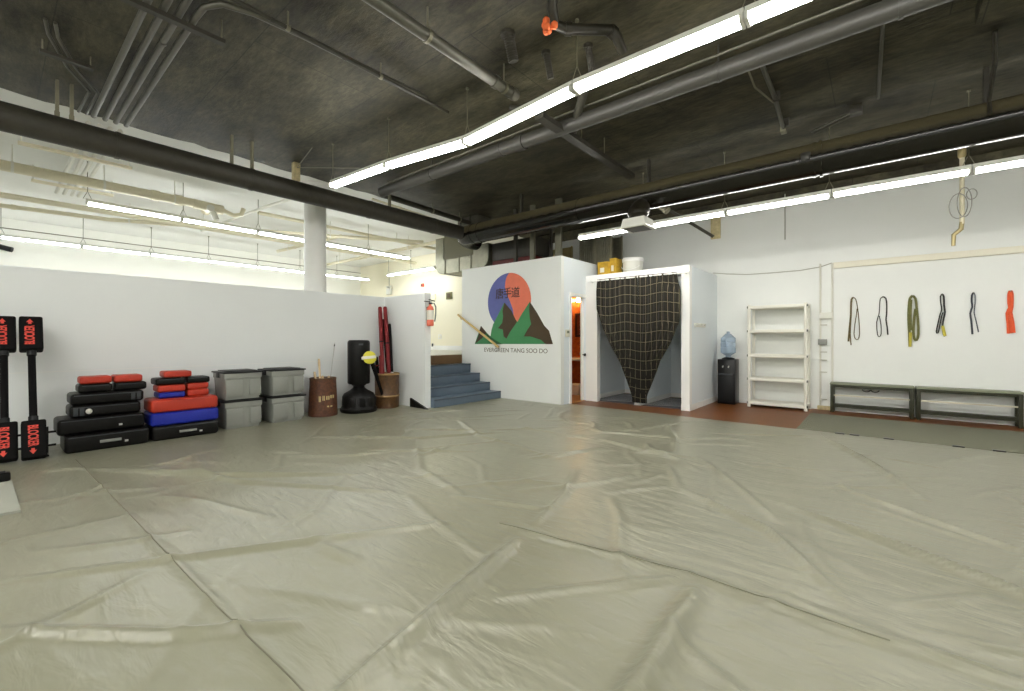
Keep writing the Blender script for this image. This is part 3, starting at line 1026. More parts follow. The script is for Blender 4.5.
outer = upro(.26, -.95, .86, .9, .56, 0)
inner = upro(.04, -.66, .38, .9, .56, .34)
g_ = MB().plate(outer + inner[::-1], lambda x, z: Vector((x, .18, z)), lambda x, z: Vector((x, .78, z)))
g_.build('duct_body', GALV, gd, ang=50)
for x in (-.6, -.1, .3):
    MB().box(x - .015, x + .015, .165, .8, -.008, .35, bevel=.003).build('flange', GALV, gd)
MB().box(-.64, .36, .19, .21, .35, 1.0).build('back_panel', mat('olive lining sheet', (92, 88, 56), .5), gd)
for x in (-.25, .1, .22):
    MB().tube([(x, .3, .34), (x, .3, ZC - 2.86)], .012, 6).build('hanger_rod', ROD, gd)
dd = thing('metal_duct', 'dark duct with a maroon lower edge just right of the galvanised duct', 'duct', (-6.2, 7.3, 2.9))
MB().box(-.5, .75, 0, .5, .1, .5, bevel=.02).build('duct_body', BLKDUL, dd)
MB().box(-.48, .7, -.01, .45, .0, .1, bevel=.02).build('lower_edge', MAROON, dd)
fx = thing('junction_box', 'dusty grey box on the ceiling behind the elbow of the wide duct', 'box', (-7.1, 7.1, 3.72))
MB().box(-.3, .35, -.2, .25, 0, .28, bevel=.02).build('box', DKCOND, fx)
MB().tube([(-.15, -.24, -.1), (-.15, -.24, .28)], .016, 8).build('rod', BLKDUL, fx)
MB().tube([(.15, -.24, -.1), (.15, -.24, .28)], .016, 8).build('rod', BLKDUL, fx)
# studs and ducts on top of the bathroom block
for i, (px, w, m_, lab) in enumerate(((516, .07, BLKDUL, 'dark one'), (533, .10, GALV, 'between the dark post and the corner post'), (559, .13, GALV, 'at the outer corner'))):
    q = at(px, 250, Y=6.98)
    r_ = thing('metal_post', f'sheet metal post on the mural wall, {lab}', 'post', (q.x, 6.97, 2.82), group='posts on the mural wall')
    prof = [(-w / 2, -.03), (w / 2, -.03), (w / 2, .03), (w / 2 - .012, .03), (w / 2 - .012, -.018), (-w / 2 + .012, -.018), (-w / 2 + .012, .03), (-w / 2, .03)]
    MB().prism(prof, lambda x, y: Vector((x, y, 0)), lambda x, y: Vector((x, y, 1.1 if abs(w - .13) > .01 else 1.1))).build('stud', m_, r_, ang=20)
    MB().box(-w / 2 - .01, w / 2 + .01, -.04, .04, 0, .02, bevel=.003).build('foot_plate', m_, r_)
pipe('water_pipe', 'horizontal grey pipe above the mural wall between the posts', 'pipe', [at(505, 248, Y=7.6), at(528, 244, Y=7.6)], .05, DKCOND, couplings=(.3,), seg=14)
pipe('water_pipe', 'dark vertical pipe on the bathroom roof behind the corner post', 'pipe', [(-5.35, 7.7, 2.83), (-5.35, 7.7, 3.98)], .035, BLKDUL, couplings=(.2, .5), seg=12)
PLY = mat('tan plywood sheet', (166, 152, 104), .7, var=.1, vscale=5)
for i, (px0, px1, yy, m_, lab) in enumerate(((545, 572, 8.9, PLY, 'tan plywood sheet standing on the bathroom roof behind the corner post'), (580, 594, 8.3, GALV, 'ribbed metal sheet on the bathroom roof, left of the two over the door'), (595, 611, 8.25, GALV, 'ribbed metal sheet on the bathroom roof, right of the two over the door'), (612, 622, 8.7, GALV, 'narrow ribbed metal sheet standing behind the yellow cartons'))):
    xa, xb = at(px0, 250, Y=yy).x, at(px1, 250, Y=yy).x
    if i == 3:
        xa, xb = xa, xb
    zb = 2.82 if xb < XM + .1 else BZ
    r_ = thing('metal_sheet' if i else 'plywood_sheet', lab, 'sheet', ((xa + xb) / 2, yy, zb))
    w = (xb - xa) / 2 - .01
    b_ = MB()
    nrib = 7
    prof = []
    for k in range(nrib * 4 + 1):
        x = -w + 2 * w * k / (nrib * 4)
        prof.append((x, (0, .018, .018, 0)[k % 4] if i else 0))
    pr = prof + [(x, y + .01) for x, y in prof[::-1]]
    b_.plate(pr, lambda x, y: Vector((x, y, 0)), lambda x, y: Vector((x, y, .62 + (2.82 - zb)))).build('sheet', m_, r_, ang=20)
    for sx in (-1, 1):
        MB().box(sx * w - .012, sx * w + .012, -.02, .04, 0, .64 + (2.82 - zb), bevel=.003).build('edge_strip', ROD if i else PLY, r_)
# cartons and pail on the booth roof
for k, (px0, px1, yy, hh, m_, lab) in enumerate(((597, 608, 8.1, .3, YBOX, 'yellow carton on the booth roof, the left of two'), (609, 616, 8.2, .37, YBOX, 'yellow carton on the booth roof, the right of two'), (617, 623, 8.5, .33, GRNST, 'green printed carton on the booth roof next to the white pail'))):
    xa, xb = at(px0, 268, Y=yy).x, at(px1, 268, Y=yy).x
    if k == 0:
        xa = max(xa, BX0 + .02)
    r_ = thing('carton', lab, 'carton', ((xa + xb) / 2, yy + .15, BZ), group='cartons on the booth roof')
    w = (xb - xa) / 2 - .008
    MB().box(-w, w, -.14, .14, 0, hh, bevel=.006).build('box', m_, r_)
    MB().box(-w, -.002, -.15, .15, hh, hh + .006, M=Matrix.Rotation(0, 4, 'X')).box(.002, w, -.15, .15, hh, hh + .006).build('flap', m_, r_)
    MB().box(-w * .5, w * .3, -.1415, -.14, hh * .3, hh * .62).build('label', EXTL, r_)
q = at(633, 268, Y=8.45)
pl = thing('pail', 'round white lidded pail standing on the booth roof', 'pail', (q.x, 8.45, BZ))
MB().lathe([(.17, 0), (.195, .02), (.2, .28), (.205, .3)], 36).build('body', HOUS, pl)
MB().lathe([(.212, .29), (.215, .345), (.205, .36), (.0, .362)], 36).build('lid', TRIMW, pl)
MB().tube([(-.21 * math.cos(t), -.05 - .17 * math.sin(t), .24 - .13 * math.sin(t)) for t in np.linspace(.35, PI - .35, 12)], .006, 6).build('handle', TRIMW, pl)

# wall brace with timber block
wbk = thing('wall_brace', 'grey steel brace slanting down to a timber block high on the right wall', 'brace', (-2.45, YB, 3.2))
xq = at(716, 240, Y=YB)
MB().box(-.09, .09, -.05, -.002, -.02, .56, bevel=.004).build('timber_block', OLDWD, wbk)
MB().tube([(-.8, -1.0, .62), (-.03, -.1, .02)], .05, 4, sx=1.0, sy=.7).build('brace_bar', DKCOND, wbk)
wbk.location = (xq.x, YB, xq.z + .04)
pipe('water_pipe', 'pale capped pipe stub beside the air diffuser high before the right wall', 'pipe', [at(655, 203, Y=7.6), at(668, 211, Y=7.6)], .055, ROD, couplings=(.85,), seg=14)
# sprinkler drop with wires
p_ = at(962, 150, Y=8.6)
sd = thing('sprinkler_drop', 'pale pipe with a brass end hanging before the right wall, loops of wire around it', 'pipe', (p_.x, 8.6, 0))
zz = lambda y: at(962, y, Y=8.6).z
MB().tube([(0, 0, zz(224)), (0, 0, ZC)], .026, 12).build('pipe', TANP, sd)
MB().lathe([(.03, zz(158)), (.045, zz(156)), (.045, zz(149)), (.03, zz(147))], 14).build('coupling', BRASS, sd)
MB().tube([(0, 0, zz(222)), (-.01, 0, zz(229)), (-.08, 0, zz(234)), (-.085, 0, zz(245))], [.026, .028, .026, .022], 12).build('elbow_end', BRASS, sd)
w_ = MB()
for (cx_, cz_, rx, rz) in ((-.04, 206, .09, .17), (.02, 203, .07, .2), (.09, 196, .05, .07)):
    w_.tube([(cx_ + rx * math.cos(t), -.03, zz(cz_) + rz * math.sin(t)) for t in np.linspace(0, 2 * PI, 25)], .006, 5, caps=False)
w_.build('wire_loop', WIRE, sd)
q0 = at(785, 205, Y=YB - .03)
tag(MB().tube([(q0.x, YB - .03, q0.z + .2), (q0.x, YB - .03, at(784, 240, Y=YB).z)], .009, 8).build('conduit', mat('pale steel rod', (172, 170, 160), .45, metal=.2)), 'short thin vertical rod on the right wall above the white shelf', 'rod')

# ------------------------------------------------------------------ pipes beyond the partition
pipe('water_pipe', 'thick cream pipe with a valve end, nearest one beyond the partition', 'pipe', [(-9.4, YN + .02, 3.68), (-9.4, 2.35, 3.68)], .075, TANP, hang=(.6, .78, .95), couplings=(.9, .96), ztop=ZC + .005, seg=16, hang_m=WPIPE)
vb = thing('pipe_valve', 'cream valve cluster hanging at the end of the thick cream pipe', 'valve', (-9.42, 2.6, 3.66))
MB().tube([(0, -.24, .02), (0, .22, .0)], .085, 14).build('body', TANP, vb)
MB().tube([(-.1, .0, -.02), (.1, .0, -.02)], .06, 12).tube([(0, .05, -.03), (.06, .1, -.22)], .05, 12).build('tee', WPIPE, vb)
MB().tube([(0, .22, 0), (0, .4, -.06), (.03, .52, -.02), (.03, .56, .1)], .04, 10).build('bend', TANP, vb)
MB().tube([(-.1, 0, -.02), (-.2, 0, -.02)], [.06, .08], 12).build('hand_wheel', TANP, vb)
rk2 = thing('conduit_rack', 'white rack bar carrying the white conduits beyond the partition', 'rack', (-8.7, .8, 3.84))
MB().box(-.03, .03, -.55, .6, -.02, .02).build('rack_bar', TANP, rk2)
for y in (-.52, 0, .57):
    MB().tube([(0, y, 0), (0, y, .165)], .01, 6).build('hanger_rod', WPIPE, rk2)
rk3 = thing('conduit_rack', 'second white rack bar further back beyond the partition', 'rack', (-10.6, .95, 3.84))
MB().box(-.03, .03, -.5, .5, -.02, .02).build('rack_bar', TANP, rk3)
for y in (-.48, .48):
    MB().tube([(0, y, 0), (0, y, .26)], .01, 6).build('hanger_rod', WPIPE, rk3)
pipe('water_pipe', 'cream pipe beyond the partition, second from the hall', 'pipe', [(-11.6, YN + .02, 3.72), (-11.6, 1.2, 3.74), (-11.9, 9.2, 3.8)], .05, TANP, hang=(.5,), ztop=ZC + .1, seg=12, hang_m=WPIPE)
pipe('water_pipe', 'cream pipe crossing the far room low over the partition', 'pipe', [(-13.0, YN + .02, 3.72), (-12.2, 1.6, 3.72), (-10.4, 5.0, 3.75), (-9.0, 7.2, 3.75)], .04, TANP, hang=(.45, .8), couplings=(.3, .5), ztop=ZC + .1, seg=12, hang_m=WPIPE)
pipe('conduit', 'white conduit joining the round white column head', 'conduit', [(-7.95, 3.7, 3.88), (-9.3, 3.5, 3.85), (-12.5, 3.3, 3.85)], .03, WPIPE, seg=10)
pipe('water_pipe', 'slim cream pipe passing behind the round white column', 'pipe', [(-9.9, 3.6, 3.88), (-9.9, 9.3, 3.88)], .04, TANP, hang=(.2, .6), ztop=ZC + .1, seg=12, hang_m=WPIPE)
pipe('conduit', 'thin grey cable along the top of the far cream wall', 'cable', [(XF + .03, YN + .02, 3.86), (XF + .03, YB - .02, 3.86)], .012, ROD, seg=6)
pipe('water_pipe', 'cream cross pipe before the end wall above the stair', 'pipe', [(-14.8, 7.4, 3.78), (-8.8, 7.5, 3.78)], .045, TANP, hang=(.2, .5, .8), couplings=(.4, .45, .7), ztop=ZC + .1, seg=12, hang_m=WPIPE)
pipe('water_pipe', 'short cream cross pipe behind the nearer light row', 'pipe', [(-13.4, 5.4, 3.8), (-10.2, 5.6, 3.8)], .04, TANP, hang=(.2, .8), couplings=(.3,), ztop=ZC + .1, seg=12, hang_m=WPIPE)
# little black camera at far left, emergency lamp, end wall fittings
q = at(3, 247, X=XF + .15)
sc_ = thing('security_camera', 'small black camera on the far cream wall at the left edge', 'camera', (XF, q.y, q.z))
MB().tube([(0, 0, .0), (.1, .0, 0)], .03, 10).build('bracket', BLKP, sc_)
MB().tube([(.08, -.15, .03), (.2, .14, -.05)], .06, 14).build('housing', BLKP, sc_)
q = at(388, 290, Y=YB - .1)
em = thing('emergency_lamp', 'small white twin head emergency lamp above the partition corner', 'lamp', (q.x, YB, q.z))
MB().box(-.13, .13, -.1, -.001, -.16, .06, bevel=.02).build('body', HOUS, em)
for s in (-1, 1):
    MB().lathe([(.03, 0), (.065, .07), (.0, .08)], 14, (s * .08, -.06, .08)).build('lamp_head', HOUS, em)
MB().tube([(0, -.05, .06), (0, -.05, .5)], .01, 6).build('cable', WIRE, em)


def wall_plate(name, label, cat, px0, px1, py0, py1, Y, m, th=.03, inner=None):
    a, b = at(px0, py1, Y=Y), at(px1, py0, Y=Y)
    r_ = thing(name, label, cat, ((a.x + b.x) / 2, Y, (a.z + b.z) / 2))
    w, h = (b.x - a.x) / 2, (b.z - a.z) / 2
    MB().box(-w, w, -th, -.001, -h, h, bevel=min(.006, th * .3)).build('plate', m, r_)
    if inner:
        MB().box(-w * .6, w * .6, -th - .006, -th, -h * .6, h * .6, bevel=.002).build('face', inner, r_)
    return r_


wall_plate('wall_plaque', 'small olive square plaque on the cream end wall', 'plaque', 446.5, 452.5, 292, 299.5, YB, PLAQ, .03, BRWNM)
wall_plate('fire_alarm', 'small red alarm on the cream end wall under the light row', 'alarm', 422, 424.3, 283.5, 287, YB, EXTR, .06, MAROON)
wall_plate('exit_plate', 'small beige box on the end wall just right of the partition end', 'box', 431, 436, 294, 300, YB, CREAM, .05, THERM)
wall_plate('outlet_cover', 'white outlet cover low on the cream end wall', 'outlet', 438.5, 441.5, 334.5, 339, YB, TRIMW, .012, CREAM)
wall_plate('light_switch', 'tiny dark switch on the end wall beside the partition end', 'switch', 432, 433.5, 343.5, 346.5, YB, BLKP, .02, VDGR)

# fire extinguisher on the partition end
fe = thing('fire_extinguisher', 'red fire extinguisher mounted on the end of the short partition by the stair', 'extinguisher', (-6.095, 5.03, 1.48))
MB().lathe([(.05, 0), (.062, .012), (.062, .3), (.045, .345), (.022, .36), (.022, .385)], 24).build('cylinder', EXTR, fe)
MB().lathe([(.0632, .11), (.0632, .28)], 24).build('white_label', EXTL, fe)
MB().box(-.02, .02, -.02, .02, .385, .42, bevel=.004).build('valve', BLKP, fe)
MB().box(-.015, .015, -.13, .03, .425, .437, bevel=.003).box(-.015, .015, -.11, .02, .45, .462, bevel=.003, M=Matrix.Rotation(-.18, 4, 'X')).build('lever', BLKP, fe)
MB().tube([(0, .02, .4), (.03, .06, .41), (.05, .085, .34), (.045, .085, .2), (.03, .075, .08)], .011, 8).build('hose', VDGR, fe)
MB().box(-.07, -.055, -.03, .03, .1, .34).build('bracket', BLKP, fe)

# thermostat by bathroom door
th = thing('thermostat', 'beige thermostat on the wall left of the bathroom door', 'thermostat', (XM, 7.1, 1.36))
MB().box(.001, .03, -.065, .065, -.07, .07, bevel=.008).build('case', THERM, th)
MB().box(.03, .033, -.04, .04, .0, .045).build('display', SCREEN, th)
# bathroom things
dr = thing('sliding_door', 'white bathroom door leaf nearly pushed out of sight with dark knob', 'door', (XM - .05, DY1 + .24, .01))
MB().box(-.02, .02, -.33, -.241, 0, 2.06, bevel=.003).build('leaf', TRIMW, dr)
kn = MB().lathe([(.012, 0), (.012, .03), (.03, .045), (.03, .06), (.0, .068)], 16).build('knob', BLKP, dr)
kn.rotation_euler = (0, PI / 2, 0)
kn.location = (.02, -.30, .92)
pa, pb = at(577, 337, Y=9.3), at(586.5, 313, Y=9.3)
pf = thing('picture_frame', 'dark framed red print on the orange bathroom wall', 'picture', ((pa.x + pb.x) / 2 + .05, 9.32, (pa.z + pb.z) / 2))
w, h = (pb.x - pa.x) / 2 + .1, (pb.z - pa.z) / 2
fr = MB()
for bx in ((-w, w, h - .05, h), (-w, w, -h, -h + .05), (-w, -w + .05, -h + .05, h - .05), (w - .05, w, -h + .05, h - .05)):
    fr.box(bx[0], bx[1], -.03, -.001, bx[2], bx[3], bevel=.004)
fr.build('frame', DKFRAME, pf)
MB().box(-w + .05, w - .05, -.012, -.001, -h + .05, h - .05).build('print', PICT, pf)
sk = thing('washbasin', 'white wall washbasin seen through the bathroom doorway', 'basin', (-5.5, 9.065, .006))
MB().box(-.5, .42, -.25, .25, .73, .80, bevel=.025, seg=3).build('basin', PORC, sk)
MB().tube([(.1, 0, .68), (.1, 0, .42), (.14, .06, .36), (.16, .2, .38), (.16, .255, .38)], .022, 10).build('drain_pipe', ROD, sk)
MB().tube([(0, .18, .8), (0, .18, .9), (0, .08, .93), (0, .05, .88)], .014, 10).build('tap', ROD, sk)
MB().box(.1, .2, -.1, .02, .8, .87, bevel=.02).build('soap_dish', ORANGE, sk)
bn = thing('waste_bin', 'low white bin on the bathroom floor under the basin', 'bin', (-5.19, 8.47, .006))
MB().loft([[Vector((sx * w * .5, sy * d_ * .5, z)) for sx, sy in ((-1, -1), (1, -1), (1, 1), (-1, 1))] for w, d_, z in ((.2, .2, 0), (.26, .24, .19), (.28, .26, .2), (.28, .26, .22))]).build('body', PORC, bn)
MB().box(-.13, .13, -.12, .12, .22, .24, bevel=.01).build('lid', EXTL, bn)
bl = thing('vanity_lamp', 'warm lit globe lamp high on the orange bathroom wall', 'lamp', (-5.72, 9.32, 2.2))
MB().box(-.2, .2, -.03, -.001, -.05, .05, bevel=.01).build('back_plate', BRASS, bl)
for s in (-.12, .12):
    MB().ball((s, -.1, 0), .06).build('globe', BULB, bl)
    MB().tube([(s, -.03, 0), (s, -.06, 0)], .02, 10).build('socket', BRASS, bl)

# ------------------------------------------------------------------ changing booth curtains
rodc = thing('curtain_rod', 'white curtain rod spanning the booth opening under its header', 'rod', (-3.5, 7.72, 2.40))
MB().tube([(-.93, 0, 0), (.97, 0, 0)], .012, 10).build('rod', TRIMW, rodc)
for x in (-.9, .94):
    MB().box(x - .012, x + .012, 0, .078, -.02, .02, bevel=.003).build('rod_bracket', TRIMW, rodc)
    MB().ball((x + (.05 if x > 0 else -.05), 0, 0), .022).build('finial', TRIMW, rodc)
CY_ = 7.72


def cur_pts(l):
    return [(lambda q: (q.z, q.x))(at(560 + px / 4.0625, 250 + py / 4.0625, Y=CY_)) for px, py in l]


left_edge = cur_pts([(152, 112), (147, 170), (148, 240), (172, 318), (200, 380), (242, 462), (270, 530), (293, 596)])
mid_edge = cur_pts([(316, 92), (318, 200), (318, 320), (316, 420), (320, 597)])
right_edge = cur_pts([(474, 88), (490, 165), (490, 230), (486, 290), (450, 380), (408, 452), (395, 492), (375, 540), (352, 594)])


def xint(ed, z):
    ed = sorted(ed)
    zs = [e[0] for e in ed]
    xs = [e[1] for e in ed]
    return float(np.interp(z, zs, xs))


def curtain(ea, eb, label, seed):
    zt, zb = 2.425, .07
    r_ = thing('curtain', label, 'curtain', (-3.47, CY_, zb), group='booth curtains')
    N, Mv = 72, 60
    bm = bmesh.new()
    uvl = bm.loops.layers.uv.new('UVMap')
    V = []
    rr = random.Random(seed)
    ph = [rr.uniform(0, 6.28) for _ in range(4)]
    for j in range(Mv + 1):
        z = zt + (zb - zt) * j / Mv
        xa, xb = xint(ea, z), xint(eb, z)
        row = []
        for i in range(N + 1):
            u = i / N
            x = xa + (xb - xa) * u
            f = j / Mv
            amp = .018 + .014 * f
            y = amp * math.sin(u * 2 * PI * 8 + ph[0] + .5 * math.sin(3 * f + ph[1])) + .01 * math.sin(u * 2 * PI * 3 + ph[2] + 2 * f)
            if f < .03:
                y *= .6
            row.append((bm.verts.new((x + 3.47, y, z - zb)), x + .012 * math.sin(u * 2 * PI * 8 + ph[0]), z))
        V.append(row)
    for j in range(Mv):
        for i in range(N):
            q4 = (V[j][i], V[j + 1][i], V[j + 1][i + 1], V[j][i + 1])
            fce = bm.faces.new([a[0] for a in q4])
            fce.smooth = True
            for lp, a in zip(fce.loops, q4):
                lp[uvl].uv = (a[1] + 10, a[2] + .02 * math.sin(a[1] * 9))
    me = bpy.data.meshes.new('curtain_cloth')
    bm.to_mesh(me)
    bm.free()
    me.materials.append(PLAID)
    o = bpy.data.objects.new('cloth', me)
    C.objects.link(o)
    o.parent = r_
    md = o.modifiers.new('thick', 'SOLIDIFY')
    md.thickness = .004
    return r_


curtain(left_edge, [(z, x - .004) for z, x in mid_edge], 'dark checked curtain gathered to the centre, left half of the booth pair', 1)
curtain([(z, x + .004) for z, x in mid_edge], right_edge, 'dark checked curtain gathered to the centre, right half of the booth pair', 5)
# striped mats in the booth
for k, (xa, xb, lab) in enumerate(((-4.47, -3.58, 'left'), (-3.40, -2.68, 'right'))):
    r_ = thing('striped_rug', f'charcoal rug with white diagonal stripes on the {lab} booth floor', 'rug', ((xa + xb) / 2, 8.6, 0), group='booth rugs')
    w = (xb - xa) / 2
    MB().box(-w, w, -.7, .7, 0, .008).build('rug', RUGB, r_)
    sb_ = MB()
    y = -.62
    while y < .65:
        s_ = min(.28, .68 - y) if k == 0 else min(.28, .68 - y)
        sb_.prism([(-w, y), (-w, y + .025), (w, y + s_), (w, y + s_ - .025)], lambda a, b: Vector((a, b, .008)), lambda a, b: Vector((a, b, .0095)))
        y += .16
    sb_.build('stripe', RUGW, r_)
# coat rail on the booth side
cq = at(699, 325, X=BX1)
cr_ = thing('wall_rail', 'short white peg rail on the outer side of the booth', 'rail', (BX1, cq.y, cq.z))
MB().box(.001, .03, -.3, .3, -.04, .03, bevel=.006).build('board', HOUS, cr_)
for y in (-.2, 0, .2):
    MB().tube([(.03, y, 0), (.06, y, .01)], .01, 8).build('peg', HOUS, cr_)

# ------------------------------------------------------------------ right wall: cooler, shelf, conduits
wc = thing('water_cooler', 'black water cooler with a blue bottle between the booth and white shelf', 'water cooler', (-2.24, 9.24, 0))
MB().box(-.155, .155, -.16, .16, .0, .86, bevel=.012).build('cabinet', BLKP, wc)
MB().box(-.13, .13, -.168, -.16, .06, .56, bevel=.004).build('door', LID, wc)
MB().box(-.12, .12, -.2, -.16, .56, .585, bevel=.006).build('drip_tray', VDGR, wc)
for x, m_ in ((-.05, SILV), (.05, SILV)):
    MB().tube([(x, -.16, .73), (x, -.195, .73), (x, -.195, .7)], .011, 8).build('tap', m_, wc)
MB().lathe([(.1, .86), (.12, .875), (.06, .895), (.05, .9)], 28).build('collar', LID, wc)
bt = MB().lathe([(.045, .9), (.05, .93), (.128, .98), (.135, 1.0), (.135, 1.08), (.127, 1.09), (.135, 1.1), (.135, 1.18), (.127, 1.19), (.135, 1.2), (.13, 1.27), (.06, 1.34), (.03, 1.36), (.03, 1.395), (.0, 1.4)], 32).build('bottle', WATER, wc)
wc_h = MB().tube([(.0, -.145, 1.1), (.0, -.16, 1.13), (.0, -.16, 1.2), (.0, -.14, 1.23)], .01, 8).build('bottle_grip', WATER, wc)

sh = thing('shelf_unit', 'white five tier plastic shelf unit against the right wall', 'shelf', (-1.4, 9.25, 0))
W2, D2 = .44, .19
lev = [.1, .54, .97, 1.42, 1.86]
for x in (-W2, W2):
    for y in (-D2, D2):
        MB().tube([(x, y, 0), (x, y, 1.88)], .028, 12).build('post', SHELFW, sh)
for z in lev:
    s_ = MB()
    s_.box(-W2 - .02, W2 + .02, -D2 - .02, D2 + .02, z - .055, z, bevel=.006)
    shf = s_.build('shelf_board', SHELFW, sh)
    for k in range(4):
        y = -D2 + .06 + k * .085
        MB().box(-W2 + .05, W2 - .05, y, y + .03, z - .064, z - .055).build('rib', SHELFW, shf)
    for x in (-W2 - .022, W2 + .022):
        MB().box(x - .01, x + .01, -D2 - .025, -D2 + .03, z - .045, z - .005, bevel=.003).build('joint', SHELFJ, shf)

# vertical conduits and boxes
vc = thing('wall_conduit', 'pair of white conduits with boxes rising on the right wall beside the bench', 'conduit', (-.7, YB, 0))
for px in (820.5, 832.5):
    x = at(px, 330, Y=YB).x + .7
    MB().tube([(x, -.018, .06), (x, -.018, zc - .0)], .014, 8).build('pipe', WPIPE, vc)
x = at(826, 316, Y=YB)
MB().box(x.x + .7 - .09, x.x + .7 + .09, -.055, -.001, x.z - .05, x.z + .06, bevel=.006).build('upper_box', HOUS, vc)
x = at(823, 342, Y=YB)
MB().box(x.x + .7 - .07, x.x + .7 + .06, -.06, -.001, x.z - .05, x.z + .05, bevel=.006).build('lower_box', GREYP, vc)
for py in (325, 352, 360, 372, 399):
    x = at(823, py, Y=YB)
    MB().box(x.x + .7 - .035, x.x + .7 + .06, -.036, -.001, x.z - .007, x.z + .007).build('clip', mat('pale clip', (184, 182, 168), .5), vc)
x = at(823, 407, Y=YB)
MB().box(x.x + .7 - .08, x.x + .7 + .12, -.05, -.001, 0, .07, bevel=.006).build('foot_box', OLDWD, vc)
pts = [at(px, py, Y=YB - .012) for px, py in ((713, 273), (728, 274), (748, 274.5), (770, 273), (800, 270.5), (820, 267), (832, 263))]
tag(MB().tube(pts, .008, 6).build('cable', mat('pale grey cable', (176, 174, 162), .5)), 'thin grey cable sagging along the right wall above the shelf', 'cable')


# benches


def bench(x0, x1, label):
    r_ = thing('bench', label, 'bench', ((x0 + x1) / 2, 9.36, 0), group='low benches along the right wall')
    w = (x1 - x0) / 2
    MB().box(-w, w, -.125, .125, .475, .505, bevel=.004).build('seat', BENCHT, r_)
    MB().box(-w + .005, w - .005, -.118, -.1, .43, .475).box(-w + .005, w - .005, .1, .118, .43, .475).build('apron', BENCHG, r_)
    for x in (-w + .03, w - .03):
        for y in (-.1, .1):
            MB().box(x - .025, x + .025, y - .02, y + .02, 0, .475, bevel=.003).build('leg', BENCHG, r_)
    for y in (-.115, .085):
        MB().box(-w + .055, w - .055, y - .004, y + .012, .09, .125).build('lower_rail', BENCHG, r_)
    MB().box(-w + .055, w - .055, -.112, -.09, .285, .305).build('middle_rail', BENCHS, r_)
    for k in range(3):
        y = -.07 + k * .06
        MB().box(-w + .05, w - .05, y, y + .04, .125, .137).build('shelf_slat', BENCHG, r_)
    return r_


b1 = bench(-.635, .435, 'low olive bench by the wall conduits, under the hung belts')
bench(.45, 1.56, 'low olive bench further along the wall, cut off by the photo edge')
MB().tube([(-.05 + .05 * math.cos(t), -.13, .42 + .035 * math.sin(t)) for t in np.linspace(PI, 2 * PI, 10)], .008, 6).tube([(.06 + .05 * math.cos(t), -.13, .42 + .035 * math.sin(t)) for t in np.linspace(PI, 2 * PI, 10)], .008, 6).build('hook', BLKP, b1)

# ------------------------------------------------------------------ belts
OLV = mat('olive brown belt', (120, 104, 66), .8, rgb2=(84, 76, 50), vscale=30)
DGR = mat('grey black belt', (66, 66, 60), .8, rgb2=(40, 40, 38), vscale=30)
GRN = mat('moss green belt', (116, 116, 66), .8, rgb2=(86, 86, 44), vscale=30)
BLK = mat('black belt', (42, 42, 40), .8)
NVY = mat('navy grey belt', (62, 66, 74), .8)
ORG = mat('orange belt', (226, 92, 52), .8, var=.08, vscale=30)
YTIP = mat('yellow tip', (190, 178, 70), .8)
belts = [
    ('olive brown', OLV, [([(75, 97), (64, 108), (61, 150), (60, 200), (54, 260), (47, 342)], .02), ([(75, 97), (88, 108), (97, 150), (105, 220), (109, 300), (100, 330), (86, 328), (78, 300), (84, 240), (92, 190), (95, 160)], .009), ([(60, 230), (57, 300), (62, 362)], .012)], None),
    ('grey black', DGR, [([(238, 93), (224, 106), (220, 150), (217, 190), (204, 235), (208, 300), (218, 316), (229, 300), (228, 250), (219, 200)], .009), ([(238, 93), (255, 102), (260, 140), (259, 190), (256, 220), (262, 260), (266, 305)], .014)], None),
    ('moss green', GRN, [([(405, 87), (390, 102), (384, 150), (382, 220), (386, 290), (389, 370)], .022), ([(405, 87), (420, 104), (426, 150), (433, 220), (436, 300), (426, 335), (414, 328), (408, 290), (412, 220), (420, 160)], .02), ([(398, 110), (394, 180), (396, 280)], .014)], [(392, 292), (390, 372)]),
    ('black', BLK, [([(568, 78), (559, 92), (561, 130), (566, 165), (556, 195), (546, 240), (536, 288), (546, 294), (556, 250), (566, 200), (574, 180)], .012), ([(568, 78), (577, 92), (579, 140), (584, 180), (576, 215), (570, 260), (576, 300), (583, 314)], .016)], [(570, 255), (584, 312)]),
    ('navy grey', NVY, [([(743, 70), (734, 86), (733, 120), (736, 150), (725, 185), (731, 230), (737, 302)], .016), ([(743, 70), (751, 86), (751, 130), (746, 180), (755, 220), (764, 260), (770, 290)], .010)], None),
    ('orange', ORG, [([(949, 60), (940, 78), (940, 130), (944, 155), (930, 185), (935, 240), (937, 298)], .024), ([(949, 60), (957, 78), (956, 150), (950, 180), (960, 230), (968, 294)], .024), ([(944, 170), (950, 230), (952, 296)], .02)], None),
]
wpos = ['leftmost in the row', 'second from the left', 'third from the left', 'fourth from the left', 'fifth from the left', 'at the right end of the row']
